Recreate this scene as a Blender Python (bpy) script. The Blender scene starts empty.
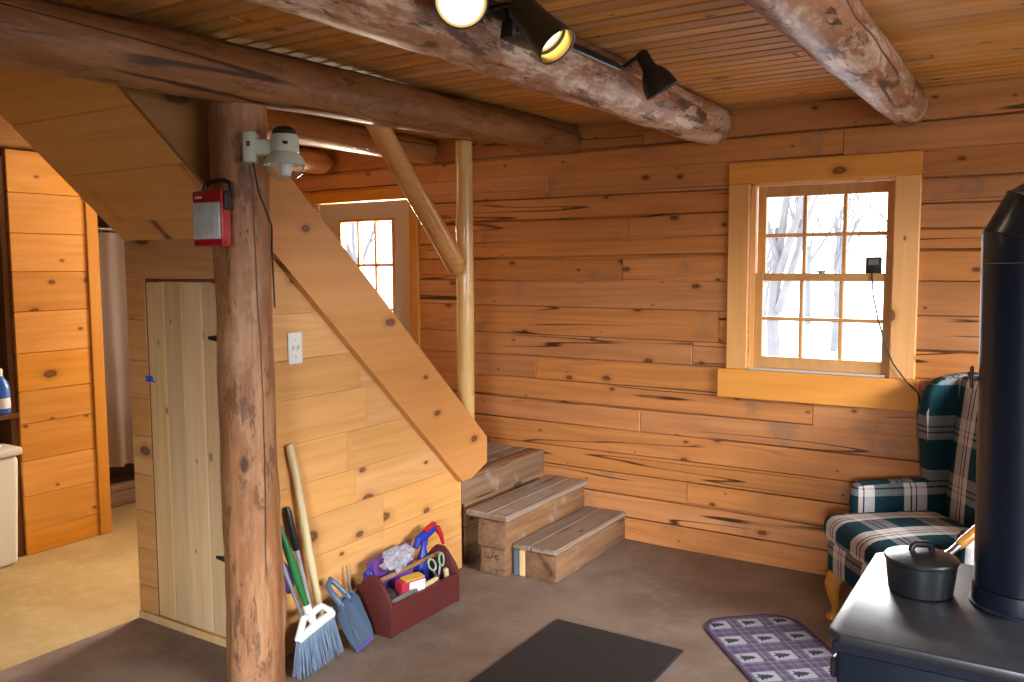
import bpy, bmesh, math, random
from mathutils import Vector, Matrix, noise
R = math.radians
random.seed(7)
scene = bpy.context.scene
COL = scene.collection

# ------------------------------------------------------------------ materials
class NT:
    def __init__(s, name):
        s.m = bpy.data.materials.new(name); s.m.use_nodes = True
        s.t = s.m.node_tree; s.t.nodes.clear()
        s.out = s.n('ShaderNodeOutputMaterial')
    def n(s, typ, **kw):
        nd = s.t.nodes.new(typ)
        for k, v in kw.items(): setattr(nd, k, v)
        return nd
    def put(s, sock, v):
        if hasattr(v, 'is_linked') or isinstance(v, bpy.types.NodeSocket): s.t.links.new(v, sock)
        elif isinstance(v, (tuple, list)) and len(v) == 3 and sock.type == 'RGBA': sock.default_value = (*v, 1)
        else: sock.default_value = v
    def math(s, op, a, b=0.0, c=None, clamp=False):
        nd = s.n('ShaderNodeMath', operation=op, use_clamp=clamp)
        s.put(nd.inputs[0], a); s.put(nd.inputs[1], b)
        if c is not None: s.put(nd.inputs[2], c)
        return nd.outputs[0]
    def vmath(s, op, a, b=(0, 0, 0)):
        nd = s.n('ShaderNodeVectorMath', operation=op)
        s.put(nd.inputs[0], a); s.put(nd.inputs[1], b)
        return nd.outputs[0]
    def scale(s, v, k):
        nd = s.n('ShaderNodeVectorMath', operation='SCALE'); s.put(nd.inputs[0], v); s.put(nd.inputs[3], k)
        return nd.outputs[0]
    def mix(s, f, a, b, typ='MIX'):
        nd = s.n('ShaderNodeMix', data_type='RGBA', blend_type=typ)
        s.put(nd.inputs[0], f); s.put(nd.inputs[6], a); s.put(nd.inputs[7], b)
        return nd.outputs[2]
    def noise(s, v, scale=1.0, detail=3.0, rough=.55, dist=0.0):
        nd = s.n('ShaderNodeTexNoise'); s.put(nd.inputs['Vector'], v)
        nd.inputs['Scale'].default_value = scale; nd.inputs['Detail'].default_value = detail
        nd.inputs['Roughness'].default_value = rough; nd.inputs['Distortion'].default_value = dist
        return nd.outputs[0]
    def ss(s, x, a, b):
        nd = s.n('ShaderNodeMapRange', interpolation_type='SMOOTHSTEP')
        s.put(nd.inputs[0], x); nd.inputs[1].default_value = a; nd.inputs[2].default_value = b
        nd.inputs[3].default_value = 0; nd.inputs[4].default_value = 1
        return nd.outputs[0]
    def obj(s): return s.n('ShaderNodeTexCoord').outputs['Object']
    def isl(s): return s.n('ShaderNodeNewGeometry').outputs['Random Per Island']
    def ramp(s, x, stops, interp='LINEAR'):
        nd = s.n('ShaderNodeValToRGB'); nd.color_ramp.interpolation = interp
        el = nd.color_ramp.elements
        while len(el) < len(stops): el.new(.5)
        for e, (p, c) in zip(el, stops): e.position = p; e.color = (*c, 1)
        s.put(nd.inputs[0], x); return nd.outputs[0]
    def bsdf(s, col, rough=.5, metal=0.0, bump=None, bstr=.3, bdist=.01, spec=.5, coat=0.0, **kw):
        p = s.n('ShaderNodeBsdfPrincipled')
        s.put(p.inputs['Base Color'], col); s.put(p.inputs['Roughness'], rough); s.put(p.inputs['Metallic'], metal)
        p.inputs['Specular IOR Level'].default_value = spec; p.inputs['Coat Weight'].default_value = coat
        for k, v in kw.items(): s.put(p.inputs[k], v)
        if bump is not None:
            b = s.n('ShaderNodeBump'); b.inputs['Strength'].default_value = bstr; b.inputs['Distance'].default_value = bdist
            s.put(b.inputs['Height'], bump); s.t.links.new(b.outputs[0], p.inputs['Normal'])
        s.t.links.new(p.outputs[0], s.out.inputs[0])
        return s.m

def wood(name, c1, c2, axis=0, knots=.5, kscale=4.0, cracks=0.0, tint=.25, rough=.55, grain=.35, kcol=(.09, .03, .012),
         stain=0.0, stain_col=(.12, .09, .07), spec=.3, along=1.0, coat=0.0, kr=.13):
    """sawn wood: streaks along one axis, knots, drying cracks, a tint of its own for each board"""
    t = NT(name); P = t.obj(); r = t.isl()
    off = t.n('ShaderNodeCombineXYZ')
    for i, k in enumerate((31.7, 17.3, 53.1)): t.put(off.inputs[i], t.math('MULTIPLY', r, k))
    P = t.vmath('ADD', P, off.outputs[0])
    def st(la, lc):
        v = [lc, lc, lc]; v[axis] = la
        return t.vmath('MULTIPLY', P, tuple(v))
    warp = t.noise(st(1.3, 5), 1, 2)
    broad = t.noise(st(.7 * along, 7), 1, 3, .6, .4)
    rings = t.math('SINE', t.math('MULTIPLY', t.noise(st(.45 * along, 5.5), 1, 1.5, .5, .2), 55))
    fine = t.noise(st(2.2 * along, 90), 1, 2)
    g = t.math('ADD', t.math('MULTIPLY', broad, .9), t.math('MULTIPLY', rings, .10))
    g = t.math('ADD', g, t.math('MULTIPLY', t.math('SUBTRACT', fine, .5), .5))
    streak = t.noise(st(1.0 * along, 26), 1, 3, .6, .3)
    g = t.math('ADD', g, t.math('MULTIPLY', t.math('SUBTRACT', streak, .5), .9))
    g = t.math('MULTIPLY', t.math('SUBTRACT', g, .25), 1.0 + grain, clamp=True)
    col = t.mix(g, c1, c2)
    # tint of each board
    hs = t.n('ShaderNodeHueSaturation'); t.put(hs.inputs['Color'], col)
    t.put(hs.inputs['Value'], t.math('ADD', t.math('MULTIPLY', t.math('SUBTRACT', r, .5), tint * 2), 1.0))
    r2 = t.math('FRACT', t.math('MULTIPLY', r, 7.31))
    t.put(hs.inputs['Saturation'], t.math('ADD', t.math('MULTIPLY', t.math('SUBTRACT', r2, .5), tint * .8), 1.0))
    col = hs.outputs[0]
    bump = t.math('MULTIPLY', fine, .3)
    if stain:
        sm = t.ss(t.noise(P, 3.1, 4, .65), .56, .72)
        col = t.mix(t.math('MULTIPLY', sm, stain), col, stain_col)
    if knots:
        sx = t.n('ShaderNodeSeparateXYZ'); t.put(sx.inputs[0], P)
        oth = [i for i in range(3) if i != axis]
        cx = t.n('ShaderNodeCombineXYZ')
        t.put(cx.inputs[0], t.math('MULTIPLY', sx.outputs[axis], kscale * .55))
        t.put(cx.inputs[1], t.math('MULTIPLY', t.math('ADD', sx.outputs[oth[0]], sx.outputs[oth[1]]), kscale))
        wob = t.n('ShaderNodeTexNoise'); t.put(wob.inputs['Vector'], P); wob.inputs['Scale'].default_value = 14
        v = t.n('ShaderNodeTexVoronoi', feature='F1', voronoi_dimensions='2D'); t.put(v.inputs['Vector'], cx.outputs[0]); v.inputs['Scale'].default_value = 1
        sep = t.n('ShaderNodeSeparateColor'); t.t.links.new(v.outputs['Color'], sep.inputs[0])
        on = t.math('LESS_THAN', sep.outputs[0], knots)
        rad = t.math('MULTIPLY', t.math('ADD', .3, t.math('POWER', sep.outputs[1], 2.0)), kr)
        d = t.math('ADD', t.math('DIVIDE', v.outputs['Distance'], rad), t.math('MULTIPLY', t.math('SUBTRACT', wob.outputs[0], .5), .7))
        halo = t.math('MULTIPLY', t.math('SUBTRACT', 1.0, t.ss(d, .6, 2.2)), on)
        core = t.math('MULTIPLY', t.math('SUBTRACT', t.math('SUBTRACT', 1.0, t.ss(d, .55, 1.0)), t.math('MULTIPLY', t.math('SUBTRACT', 1.0, t.ss(d, .15, .6)), .22)), on)
        col = t.mix(t.math('MULTIPLY', halo, .4), col, t.mix(.5, c2, kcol))
        col = t.mix(t.math('MULTIPLY', core, .85), col, kcol)
        bump = t.math('SUBTRACT', bump, t.math('MULTIPLY', core, .5))
    if cracks:
        n = t.noise(st(.28, 8), 1, 2, .45, .05)
        line = t.math('SUBTRACT', 1.0, t.ss(t.math('ABSOLUTE', t.math('SUBTRACT', n, .5)), .0025, .012))
        msk = t.ss(t.noise(st(1.1, 3.5), 1, 2), .47, .56)
        ck = t.math('MULTIPLY', line, msk)
        col = t.mix(t.math('MULTIPLY', ck, cracks), col, (.035, .014, .006))
        bump = t.math('SUBTRACT', bump, ck)
    return t.bsdf(col, rough, bump=bump, bstr=.35, bdist=.006, spec=spec, coat=coat)

def logbark(name, c1, c2, c3, dark, axis=1, flecks=.6, rough=.5, spec=.4, patch=.5, checks=1.0):
    """peeled log: long streaks, pale inner-bark patches, dark flecks and checks"""
    t = NT(name); P = t.obj()
    def st(la, lc):
        v = [lc, lc, lc]; v[axis] = la
        return t.vmath('MULTIPLY', P, tuple(v))
    a = t.noise(st(1.2, 9), 1, 4, .6, .4)
    b = t.noise(st(2.6, 8), 1, 5, .72, .35)
    col = t.mix(t.ss(a, .3, .7), c1, c2)
    col = t.mix(t.math('MULTIPLY', t.ss(b, .46, .58), patch), col, c3)
    b2 = t.noise(st(5, 17), 1, 5, .75, .3)
    col = t.mix(t.math('MULTIPLY', t.ss(b2, .54, .64), patch * .8), col, c1)
    b3 = t.noise(st(3.0, 11), 1, 6, .75, .25)
    col = t.mix(t.math('MULTIPLY', t.ss(b3, .55, .61), flecks), col, dark)
    fine = t.noise(st(5, 80), 1, 3)
    col = t.mix(t.math('MULTIPLY', t.ss(fine, .35, .75), .35), col, t.mix(.5, c1, dark))
    f = t.ss(t.noise(st(6, 24), 1, 4, .7, .6), .60, .67)
    col = t.mix(t.math('MULTIPLY', f, flecks), col, dark)
    v = t.n('ShaderNodeTexVoronoi', feature='F1'); t.put(v.inputs['Vector'], st(2.6, 5.5)); v.inputs['Scale'].default_value = 1
    sep = t.n('ShaderNodeSeparateColor'); t.t.links.new(v.outputs['Color'], sep.inputs[0])
    on = t.math('LESS_THAN', sep.outputs[0], .45)
    core = t.math('MULTIPLY', t.math('SUBTRACT', 1.0, t.ss(v.outputs['Distance'], .05, .12)), on)
    col = t.mix(t.math('MULTIPLY', core, .8), col, dark)
    n = t.noise(st(.16, 6), 1, 1.5, .4, .0)
    line = t.math('SUBTRACT', 1.0, t.ss(t.math('ABSOLUTE', t.math('SUBTRACT', n, .5)), .004, .014))
    ck = t.math('MULTIPLY', line, t.math('MULTIPLY', t.ss(t.noise(st(.7, 3), 1, 1), .45, .53), checks))
    col = t.mix(t.math('MULTIPLY', ck, .85), col, (.03, .012, .006))
    h = t.math('SUBTRACT', t.math('ADD', t.math('MULTIPLY', b, .6), t.math('MULTIPLY', fine, .25)), t.math('ADD', t.math('MULTIPLY', ck, .6), t.math('MULTIPLY', f, .3)))
    return t.bsdf(col, rough, bump=h, bstr=.5, bdist=.012, spec=spec)

def plain(name, col, rough=.5, metal=0.0, var=.06, nscale=9.0, spec=.5, bump=.05, coat=0.0, **kw):
    t = NT(name); P = t.obj()
    n = t.noise(P, nscale, 4, .6)
    dk = tuple(c * (1 - var * 2.2) for c in col); lt = tuple(min(1, c * (1 + var * 2.2)) for c in col)
    c = t.mix(n, dk, lt)
    return t.bsdf(c, rough, metal, bump=n if bump else None, bstr=bump, bdist=.01, spec=spec, coat=coat, **kw)

def glass(name, tint=(1, 1, 1), refl=.5):
    t = NT(name); tr = t.n('ShaderNodeBsdfTransparent'); tr.inputs[0].default_value = (*tint, 1)
    gl = t.n('ShaderNodeBsdfGlossy'); gl.inputs['Roughness'].default_value = .02
    fr = t.n('ShaderNodeFresnel'); fr.inputs[0].default_value = 1.45
    mx = t.n('ShaderNodeMixShader'); t.put(mx.inputs[0], t.math('MULTIPLY', fr.outputs[0], refl))
    t.t.links.new(tr.outputs[0], mx.inputs[1]); t.t.links.new(gl.outputs[0], mx.inputs[2]); t.t.links.new(mx.outputs[0], t.out.inputs[0])
    return t.m

def emit(name, col, k):
    t = NT(name); e = t.n('ShaderNodeEmission'); e.inputs[0].default_value = (*col, 1); e.inputs[1].default_value = k
    t.t.links.new(e.outputs[0], t.out.inputs[0]); return t.m

def plaid(name):
    t = NT(name); tc = t.n('ShaderNodeTexCoord'); P = t.n('ShaderNodeSeparateXYZ'); t.t.links.new(tc.outputs['Object'], P.inputs[0])
    N = t.n('ShaderNodeSeparateXYZ'); t.t.links.new(tc.outputs['Normal'], N.inputs[0])
    ax, ay, az = (t.math('ABSOLUTE', N.outputs[i]) for i in range(3))
    ydom = t.math('MULTIPLY', t.math('GREATER_THAN', ay, ax), t.math('GREATER_THAN', ay, az))
    zdom = t.math('MULTIPLY', t.math('GREATER_THAN', az, ax), t.math('GREATER_THAN', az, ay))
    u = t.math('ADD', t.math('MULTIPLY', P.outputs[0], ydom), t.math('MULTIPLY', P.outputs[1], t.math('SUBTRACT', 1.0, ydom)))
    v = t.math('ADD', t.math('MULTIPLY', P.outputs[0], zdom), t.math('MULTIPLY', P.outputs[2], t.math('SUBTRACT', 1.0, zdom)))
    teal, navy, red, wht, gry = (.011, .055, .074), (.012, .014, .03), (.12, .012, .02), (.72, .70, .68), (.30, .33, .36)
    st = [(0, teal), (.27, navy), (.285, teal), (.55, wht), (.67, red), (.70, wht), (.77, red), (.80, wht), (.99, teal)]
    ru = t.ramp(t.math('FRACT', t.math('ADD', t.math('MULTIPLY', u, 4.0), .12)), st, 'CONSTANT')
    rv = t.ramp(t.math('FRACT', t.math('ADD', t.math('MULTIPLY', v, 4.0), .35)), st, 'CONSTANT')
    n = t.noise(tc.outputs['Object'], 260, 2)
    f = t.math('ADD', .27, t.math('MULTIPLY', t.math('SUBTRACT', n, .5), .9), clamp=True)
    col = t.mix(f, ru, rv)
    return t.bsdf(col, .9, bump=n, bstr=.25, bdist=.003, spec=.15)

M = {}
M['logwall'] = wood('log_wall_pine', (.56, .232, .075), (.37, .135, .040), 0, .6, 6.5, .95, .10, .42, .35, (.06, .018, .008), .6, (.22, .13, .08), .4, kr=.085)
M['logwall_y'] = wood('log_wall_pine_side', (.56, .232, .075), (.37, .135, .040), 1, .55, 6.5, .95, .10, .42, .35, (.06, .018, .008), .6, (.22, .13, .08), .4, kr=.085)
M['logdark'] = wood('dark_log_wall', (.17, .075, .028), (.11, .045, .015), 1, .4, 4, .5, .1, .6)  # pine darkened so the unseen walls bounce less light
M['ceil'] = wood('ceiling_pine', (.62, .31, .095), (.42, .175, .042), 0, .5, 5.0, 0, .2, .62, .3, kr=.09)
M['panel_x'] = wood('cupboard_pine_front', (.68, .355, .13), (.52, .24, .072), 0, .6, 4.6, 0, .10, .42, .2, (.09, .03, .014), kr=.13)
M['panel_y'] = wood('cupboard_pine_side', (.68, .355, .13), (.52, .24, .072), 1, .6, 4.6, 0, .10, .42, .2, (.09, .03, .014), kr=.13)
M['panel_s'] = wood('stair_soffit_pine', (.86, .46, .15), (.70, .33, .09), 0, .55, 4.4, 0, .08, .42, .2, (.09, .03, .014), kr=.13)
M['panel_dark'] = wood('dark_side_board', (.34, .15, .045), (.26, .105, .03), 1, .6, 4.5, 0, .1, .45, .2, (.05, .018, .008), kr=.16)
M['stringer'] = wood('stringer_pine', (.58, .26, .082), (.46, .19, .052), 1, .6, 4.6, 0, .05, .38, .15, (.08, .025, .012), along=.6, kr=.15)
M['partition'] = wood('partition_pine', (.72, .33, .07), (.56, .21, .03), 1, .85, 5.6, 0, .12, .4, .25, (.10, .022, .008), kr=.14)
M['trim_o'] = wood('orange_trim_pine', (.62, .28, .06), (.52, .20, .035), 2, .1, 3, 0, .1, .4, .2)
M['trim_ox'] = wood('orange_trim_pine_flat', (.62, .28, .06), (.52, .20, .035), 0, .1, 3, 0, .1, .4, .2)
M['casing'] = wood('window_casing_pine', (.84, .44, .155), (.70, .33, .095), 2, .5, 5.5, 0, .10, .42, .2, (.12, .04, .018), kr=.12)
M['casing_x'] = wood('window_casing_pine_flat', (.80, .36, .095), (.66, .265, .058), 0, .5, 5.5, 0, .10, .42, .2, (.12, .04, .018), kr=.12)
M['sash'] = wood('window_sash_pine', (.62, .33, .12), (.50, .24, .07), 2, 0, 4, 0, .1, .4, .2)
M['plankdoor'] = wood('pale_plank_door', (.76, .53, .29), (.62, .38, .17), 2, .5, 4.0, 0, .16, .55, .35, (.20, .11, .05), .2, (.45, .40, .26), kr=.07)
M['oldtimber'] = wood('rough_old_timber', (.30, .165, .088), (.16, .082, .042), 1, .5, 4.0, .9, .2, .75, .6, (.07, .03, .018), .75, (.36, .29, .24), .2)
M['oldtread'] = wood('worn_grey_tread', (.29, .21, .155), (.18, .12, .085), 1, .4, 4.0, .7, .22, .6, .5, (.07, .045, .03), .8, (.34, .31, .29), .3)
M['post'] = logbark('post_log', (.24, .095, .034), (.42, .19, .08), (.54, .31, .175), (.035, .015, .009), 2, .55, .5, patch=.45)
M['beam'] = logbark('main_beam_log', (.21, .08, .024), (.34, .145, .05), (.44, .235, .105), (.028, .010, .005), 1, .45, .5, patch=.35)
M['beam_pale'] = logbark('bark_flaked_log', (.30, .115, .05), (.44, .22, .115), (.70, .52, .38), (.035, .014, .008), 1, .85, .5, patch=.85)
M['beam_or'] = logbark('hall_beam_log', (.40, .18, .06), (.48, .23, .08), (.50, .27, .11), (.07, .025, .01), 1, .3, .35, .5, .3)
M['pole'] = logbark('peeled_pole', (.70, .42, .14), (.76, .50, .20), (.70, .40, .12), (.16, .07, .02), 2, .15, .22, .7, .3, 0)
M['rail'] = logbark('peeled_rail', (.60, .27, .08), (.66, .32, .10), (.60, .27, .075), (.14, .05, .02), 1, .15, .22, .7, .3, 0)
M['black'] = plain('black_painted_metal', (.012, .012, .013), .4)
M['stove'] = plain('blue_black_stove_paint', (.004, .008, .019), .45, 0, .15, 30, .35, .06)
M['stovetop'] = plain('stove_top_iron', (.075, .077, .09), .37, .8, .25, 14, .8, .05)
M['pipe'] = plain('stove_pipe_steel', (.006, .010, .020), .34, 0, .12, 12, .35, .03)
M['iron'] = plain('dark_pot_metal', (.016, .018, .022), .38, .3, .15, 20, .6, .06)
M['steel'] = plain('steel', (.55, .56, .58), .3, 1.0)
M['white'] = plain('white_plastic', (.74, .73, .68), .4, 0, .03)
M['lampwhite'] = plain('cream_green_enamel', (.58, .62, .50), .35, 0, .05)
M['red'] = plain('red_plastic', (.42, .012, .018), .3, 0, .05)
M['maroon'] = plain('maroon_paint', (.09, .016, .014), .5, 0, .18, 25, .4)
M['doorwhite'] = plain('white_door_paint', (.55, .49, .42), .45, 0, .03)
M['teal'] = plaid('plaid_upholstery')
M['chairwood'] = wood('honey_chair_leg', (.60, .27, .05), (.45, .17, .03), 2, 0, 4, 0, .05, .3, .2)
M['rubber'] = plain('black_rubber', (.030, .026, .026), .75, 0, .25, 60, .3, .2)
M['bristle'] = plain('blue_grey_bristles', (.15, .21, .30), .7, 0, .2, 40)
M['bluegrey'] = plain('blue_grey_plastic', (.075, .115, .18), .45, 0, .06)
M['violet'] = plain('violet_edge_plastic', (.10, .08, .30), .45)
M['green'] = plain('green_plastic', (.012, .13, .03), .35)
M['greywhite'] = plain('light_grey_metal', (.50, .52, .56), .35, .4)
M['stick'] = wood('pale_wooden_handle', (.58, .46, .26), (.46, .34, .17), 2, 0, 4, 0, .05, .5, .3)
M['blue'] = plain('blue_plastic', (.012, .03, .30), .35)
M['skyblue'] = plain('cleaner_blue_plastic', (.012, .12, .55), .35)
M['purple'] = plain('purple_carton', (.12, .05, .28), .5)
M['crimson'] = plain('crimson_carton', (.42, .02, .05), .5)
M['yellow'] = plain('yellow_card', (.60, .36, .04), .5)
M['paper'] = plain('white_paper', (.74, .74, .74), .6)
M['greymetal'] = plain('dull_grey_metal', (.22, .21, .20), .5, .5, .15, 40)
M['palegreen'] = plain('pale_green_plastic', (.22, .34, .22), .4)
M['glass'] = glass('window_glass')
M['lens'] = plain('lantern_lens', (.62, .66, .66), .10, 0, .22, 22, .8, .1)
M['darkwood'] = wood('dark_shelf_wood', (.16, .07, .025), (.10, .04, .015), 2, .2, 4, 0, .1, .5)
M['cord'] = plain('dark_cord', (.02, .016, .014), .5)
M['snow'] = plain('snow', (.82, .84, .88), .8, 0, .04, 1.5)
M['bark'] = plain('winter_bark', (.14, .14, .15), .9, 0, .2, 6)
M['bluestring'] = plain('blue_string', (.03, .10, .55), .6)
M['bin'] = plain('bin_plastic', (.66, .62, .56), .5, 0, .03)
M['lamp_hot'] = emit('lit_bulb', (1, .86, .55), 5)
M['lamp_warm'] = emit('lit_bulb_ring', (1, .62, .16), 1.3)
M['brass'] = plain('brass_reflector', (.55, .38, .12), .25, .9)
M['olive'] = plain('olive_black_enamel', (.035, .032, .018), .4)
M['curtain'] = plain('pale_shower_curtain', (.74, .62, .56), .7, 0, .08, 4)

def mk_floor(name, base, dark, lite, k=.55):
    t = NT(name); P = t.obj()
    a = t.noise(P, 1.6, 5, .62, .3); b = t.noise(P, 11, 5, .7); c = t.noise(t.vmath('MULTIPLY', P, (3, 9, 3)), 3, 4, .7)
    col = t.mix(t.ss(a, .32, .68), dark, base)
    col = t.mix(t.math('MULTIPLY', t.ss(b, .45, .75), k), col, lite)
    col = t.mix(t.math('MULTIPLY', t.ss(c, .55, .72), .35), col, dark)
    rg = t.math('ADD', .42, t.math('MULTIPLY', b, .3))
    return t.bsdf(col, rg, bump=b, bstr=.15, bdist=.004, spec=.4)
M['floor'] = mk_floor('worn_brown_floor', (.24, .178, .14), (.15, .105, .08), (.33, .27, .225), .4)
M['floor_hall'] = mk_floor('lit_tan_hall_floor', (.52, .37, .18), (.40, .27, .115), (.62, .48, .27), .5)  # paler tan puts some of the hall's brightness into the floor colour

def bag_mat():
    t = NT('clear_plastic_bag'); p = t.n('ShaderNodeBsdfPrincipled'); p.inputs['Base Color'].default_value = (.50, .52, .58, 1); p.inputs['Roughness'].default_value = .2
    tr = t.n('ShaderNodeBsdfTransparent'); mx = t.n('ShaderNodeMixShader'); n = t.noise(t.obj(), 26, 3)
    t.put(mx.inputs[0], t.math('ADD', .1, t.math('MULTIPLY', n, .7)))
    t.t.links.new(tr.outputs[0], mx.inputs[1]); t.t.links.new(p.outputs[0], mx.inputs[2]); t.t.links.new(mx.outputs[0], t.out.inputs[0]); return t.m
M['bag'] = bag_mat()

# ------------------------------------------------------------------ mesh helpers
class MB:
    def __init__(s): s.bm = bmesh.new()
    def _mi(s, faces, mi):
        for f in faces: f.material_index = mi
    def box(s, lo, hi, bev=0.0, rot=None, mi=0, seg=1, piv=None):
        lo, hi = Vector(lo), Vector(hi); c = (lo + hi) / 2; d = hi - lo
        r = bmesh.ops.create_cube(s.bm, size=1)
        vs = r['verts']
        for v in vs: v.co = Vector((v.co.x * d.x, v.co.y * d.y, v.co.z * d.z))
        if bev:
            es = list({e for v in vs for e in v.link_edges})
            rr = bmesh.ops.bevel(s.bm, geom=es, offset=min(bev, min(abs(x) for x in d) * .45), segments=seg, affect='EDGES', profile=.5)
            vs = list({v for f in rr['faces'] for v in f.verts} | {v for v in vs if v.is_valid})
        fs = {f for v in vs for f in v.link_faces}
        if rot is not None:
            p = Vector(piv) - c if piv is not None else Vector()
            for v in vs: v.co = rot @ (v.co - p) + p
        for v in vs: v.co += c
        s._mi(fs, mi); return vs
    def tube(s, pts, rad, n=12, cap=True, mi=0, jitter=0.0, sx=1.0):
        pts = [Vector(p) for p in pts]
        if not hasattr(rad, '__len__'): rad = [rad] * len(pts)
        rings = []; up = None
        for i, p in enumerate(pts):
            d = (pts[min(i + 1, len(pts) - 1)] - pts[max(i - 1, 0)]).normalized()
            if up is None:
                up = Vector((0, 0, 1)) if abs(d.z) < .9 else Vector((1, 0, 0))
            a = d.cross(up).normalized(); b = a.cross(d).normalized(); up = b
            rings.append([s.bm.verts.new(p + (a * math.cos(2 * math.pi * k / n) * sx + b * math.sin(2 * math.pi * k / n)) * rad[i]) for k in range(n)])
        fs = []
        for A, B in zip(rings, rings[1:]):
            for k in range(n): fs.append(s.bm.faces.new((A[k], A[(k + 1) % n], B[(k + 1) % n], B[k])))
        if cap:
            fs.append(s.bm.faces.new(rings[0][::-1])); fs.append(s.bm.faces.new(rings[-1]))
        s._mi(fs, mi); return rings
    def lathe(s, prof, n=32, mat=None, mi=0, close_top=True, close_bot=True):
        mat = mat or Matrix()
        rings = []
        for r, z in prof:
            rings.append([s.bm.verts.new(mat @ Vector((r * math.cos(2 * math.pi * k / n), r * math.sin(2 * math.pi * k / n), z))) for k in range(n)])
        fs = []
        for A, B in zip(rings, rings[1:]):
            for k in range(n): fs.append(s.bm.faces.new((A[k], A[(k + 1) % n], B[(k + 1) % n], B[k])))
        if close_bot: fs.append(s.bm.faces.new(rings[0][::-1]))
        if close_top: fs.append(s.bm.faces.new(rings[-1]))
        s._mi(fs, mi)
    def prism(s, poly, ext, mi=0, bev=0.0):
        ext = Vector(ext); A = [s.bm.verts.new(Vector(p)) for p in poly]; B = [s.bm.verts.new(Vector(p) + ext) for p in poly]
        n = len(A); fs = [s.bm.faces.new(A), s.bm.faces.new(B[::-1])]
        for k in range(n): fs.append(s.bm.faces.new((A[(k + 1) % n], A[k], B[k], B[(k + 1) % n])))
        s._mi(fs, mi)
        if bev:
            es = list({e for f in fs for e in f.edges})
            bmesh.ops.bevel(s.bm, geom=es, offset=bev, segments=2, affect='EDGES', profile=.5)
    def face(s, poly, mi=0):
        f = s.bm.faces.new([s.bm.verts.new(Vector(p)) for p in poly]); f.material_index = mi
    def torus(s, c, R0, r, n=24, m=8, mat=None, mi=0):
        mat = mat or Matrix()
        rg = [[s.bm.verts.new(Vector(c) + mat @ Vector(((R0 + r * math.cos(2 * math.pi * j / m)) * math.cos(2 * math.pi * i / n), (R0 + r * math.cos(2 * math.pi * j / m)) * math.sin(2 * math.pi * i / n), r * math.sin(2 * math.pi * j / m)))) for j in range(m)] for i in range(n)]
        fs = [s.bm.faces.new((rg[i][j], rg[(i + 1) % n][j], rg[(i + 1) % n][(j + 1) % m], rg[i][(j + 1) % m])) for i in range(n) for j in range(m)]
        s._mi(fs, mi)
    def xf(s, mat):
        for v in s.bm.verts: v.co = mat @ v.co
    def build(s, name, mats, parent=None, local=False, ang=35, smooth=True):
        """one mesh object; vertices are in place coordinates unless local"""
        bmesh.ops.recalc_face_normals(s.bm, faces=s.bm.faces[:])
        if not isinstance(mats, (list, tuple)): mats = [mats]
        loc = Vector()
        if not local:
            if parent is None:
                xs = [v.co for v in s.bm.verts]
                lo = Vector([min(c[i] for c in xs) for i in range(3)]); hi = Vector([max(c[i] for c in xs) for i in range(3)])
                loc = Vector(((lo.x + hi.x) / 2, (lo.y + hi.y) / 2, lo.z)); off = loc
            else:
                off = Vector(); q = parent
                while q: off += q.location; q = q.parent
            for v in s.bm.verts: v.co -= off
        me = bpy.data.meshes.new(name); s.bm.to_mesh(me); s.bm.free()
        for m in mats: me.materials.append(m)
        if smooth:
            me.polygons.foreach_set('use_smooth', [True] * len(me.polygons)); me.set_sharp_from_angle(angle=R(ang))
        o = bpy.data.objects.new(name, me); COL.objects.link(o); o.location = loc
        if parent: o.parent = parent
        return o

def thing(name, label, cat, loc=(0, 0, 0), rz=0, group=None, kind=None):
    o = bpy.data.objects.new(name, None); COL.objects.link(o); o.empty_display_size = .1
    o.location = loc; o.rotation_euler = (0, 0, rz)
    return tag(o, label, cat, group, kind)
def tag(o, label, cat, group=None, kind=None):
    o['label'] = label; o['category'] = cat
    if group: o['group'] = group
    if kind: o['kind'] = kind
    return o
def struct(o, label=None, cat=None):
    o['kind'] = 'structure'
    if label: o['label'] = label
    if cat: o['category'] = cat
    return o
def empty_struct(name, loc, label, cat):
    o = bpy.data.objects.new(name, None); COL.objects.link(o); o.location = loc; return struct(o, label, cat)
def axes(dirv, up=(0, 0, 1)):
    z = Vector(dirv).normalized(); x = Vector(up).cross(z)
    x = x.normalized() if x.length > 1e-4 else Vector((1, 0, 0)); y = z.cross(x)
    return Matrix((x, y, z)).transposed()
def frame(c, dirv): return Matrix.Translation(Vector(c)) @ axes(dirv).to_4x4()

def sub_rect(rects, hole):
    out = []
    for (a, b, c, d) in rects:           # u0,u1,z0,z1
        h0, h1, k0, k1 = hole
        if h1 <= a or h0 >= b or k1 <= c or k0 >= d: out.append((a, b, c, d)); continue
        if k0 > c: out.append((a, b, c, k0))
        if k1 < d: out.append((a, b, k1, d))
        z0, z1 = max(c, k0), min(d, k1)
        if h0 > a: out.append((a, h0, z0, z1))
        if h1 < b: out.append((h1, b, z0, z1))
    return out
def clip(poly, a, b, c):
    """keep a*x+b*y<=c of a 2-D polygon"""
    out = []
    for i, p in enumerate(poly):
        q = poly[(i + 1) % len(poly)]
        dp, dq = a * p[0] + b * p[1] - c, a * q[0] + b * q[1] - c
        if dp <= 0: out.append(p)
        if dp * dq < 0:
            t = dp / (dp - dq); out.append((p[0] + (q[0] - p[0]) * t, p[1] + (q[1] - p[1]) * t))
    return out

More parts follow.
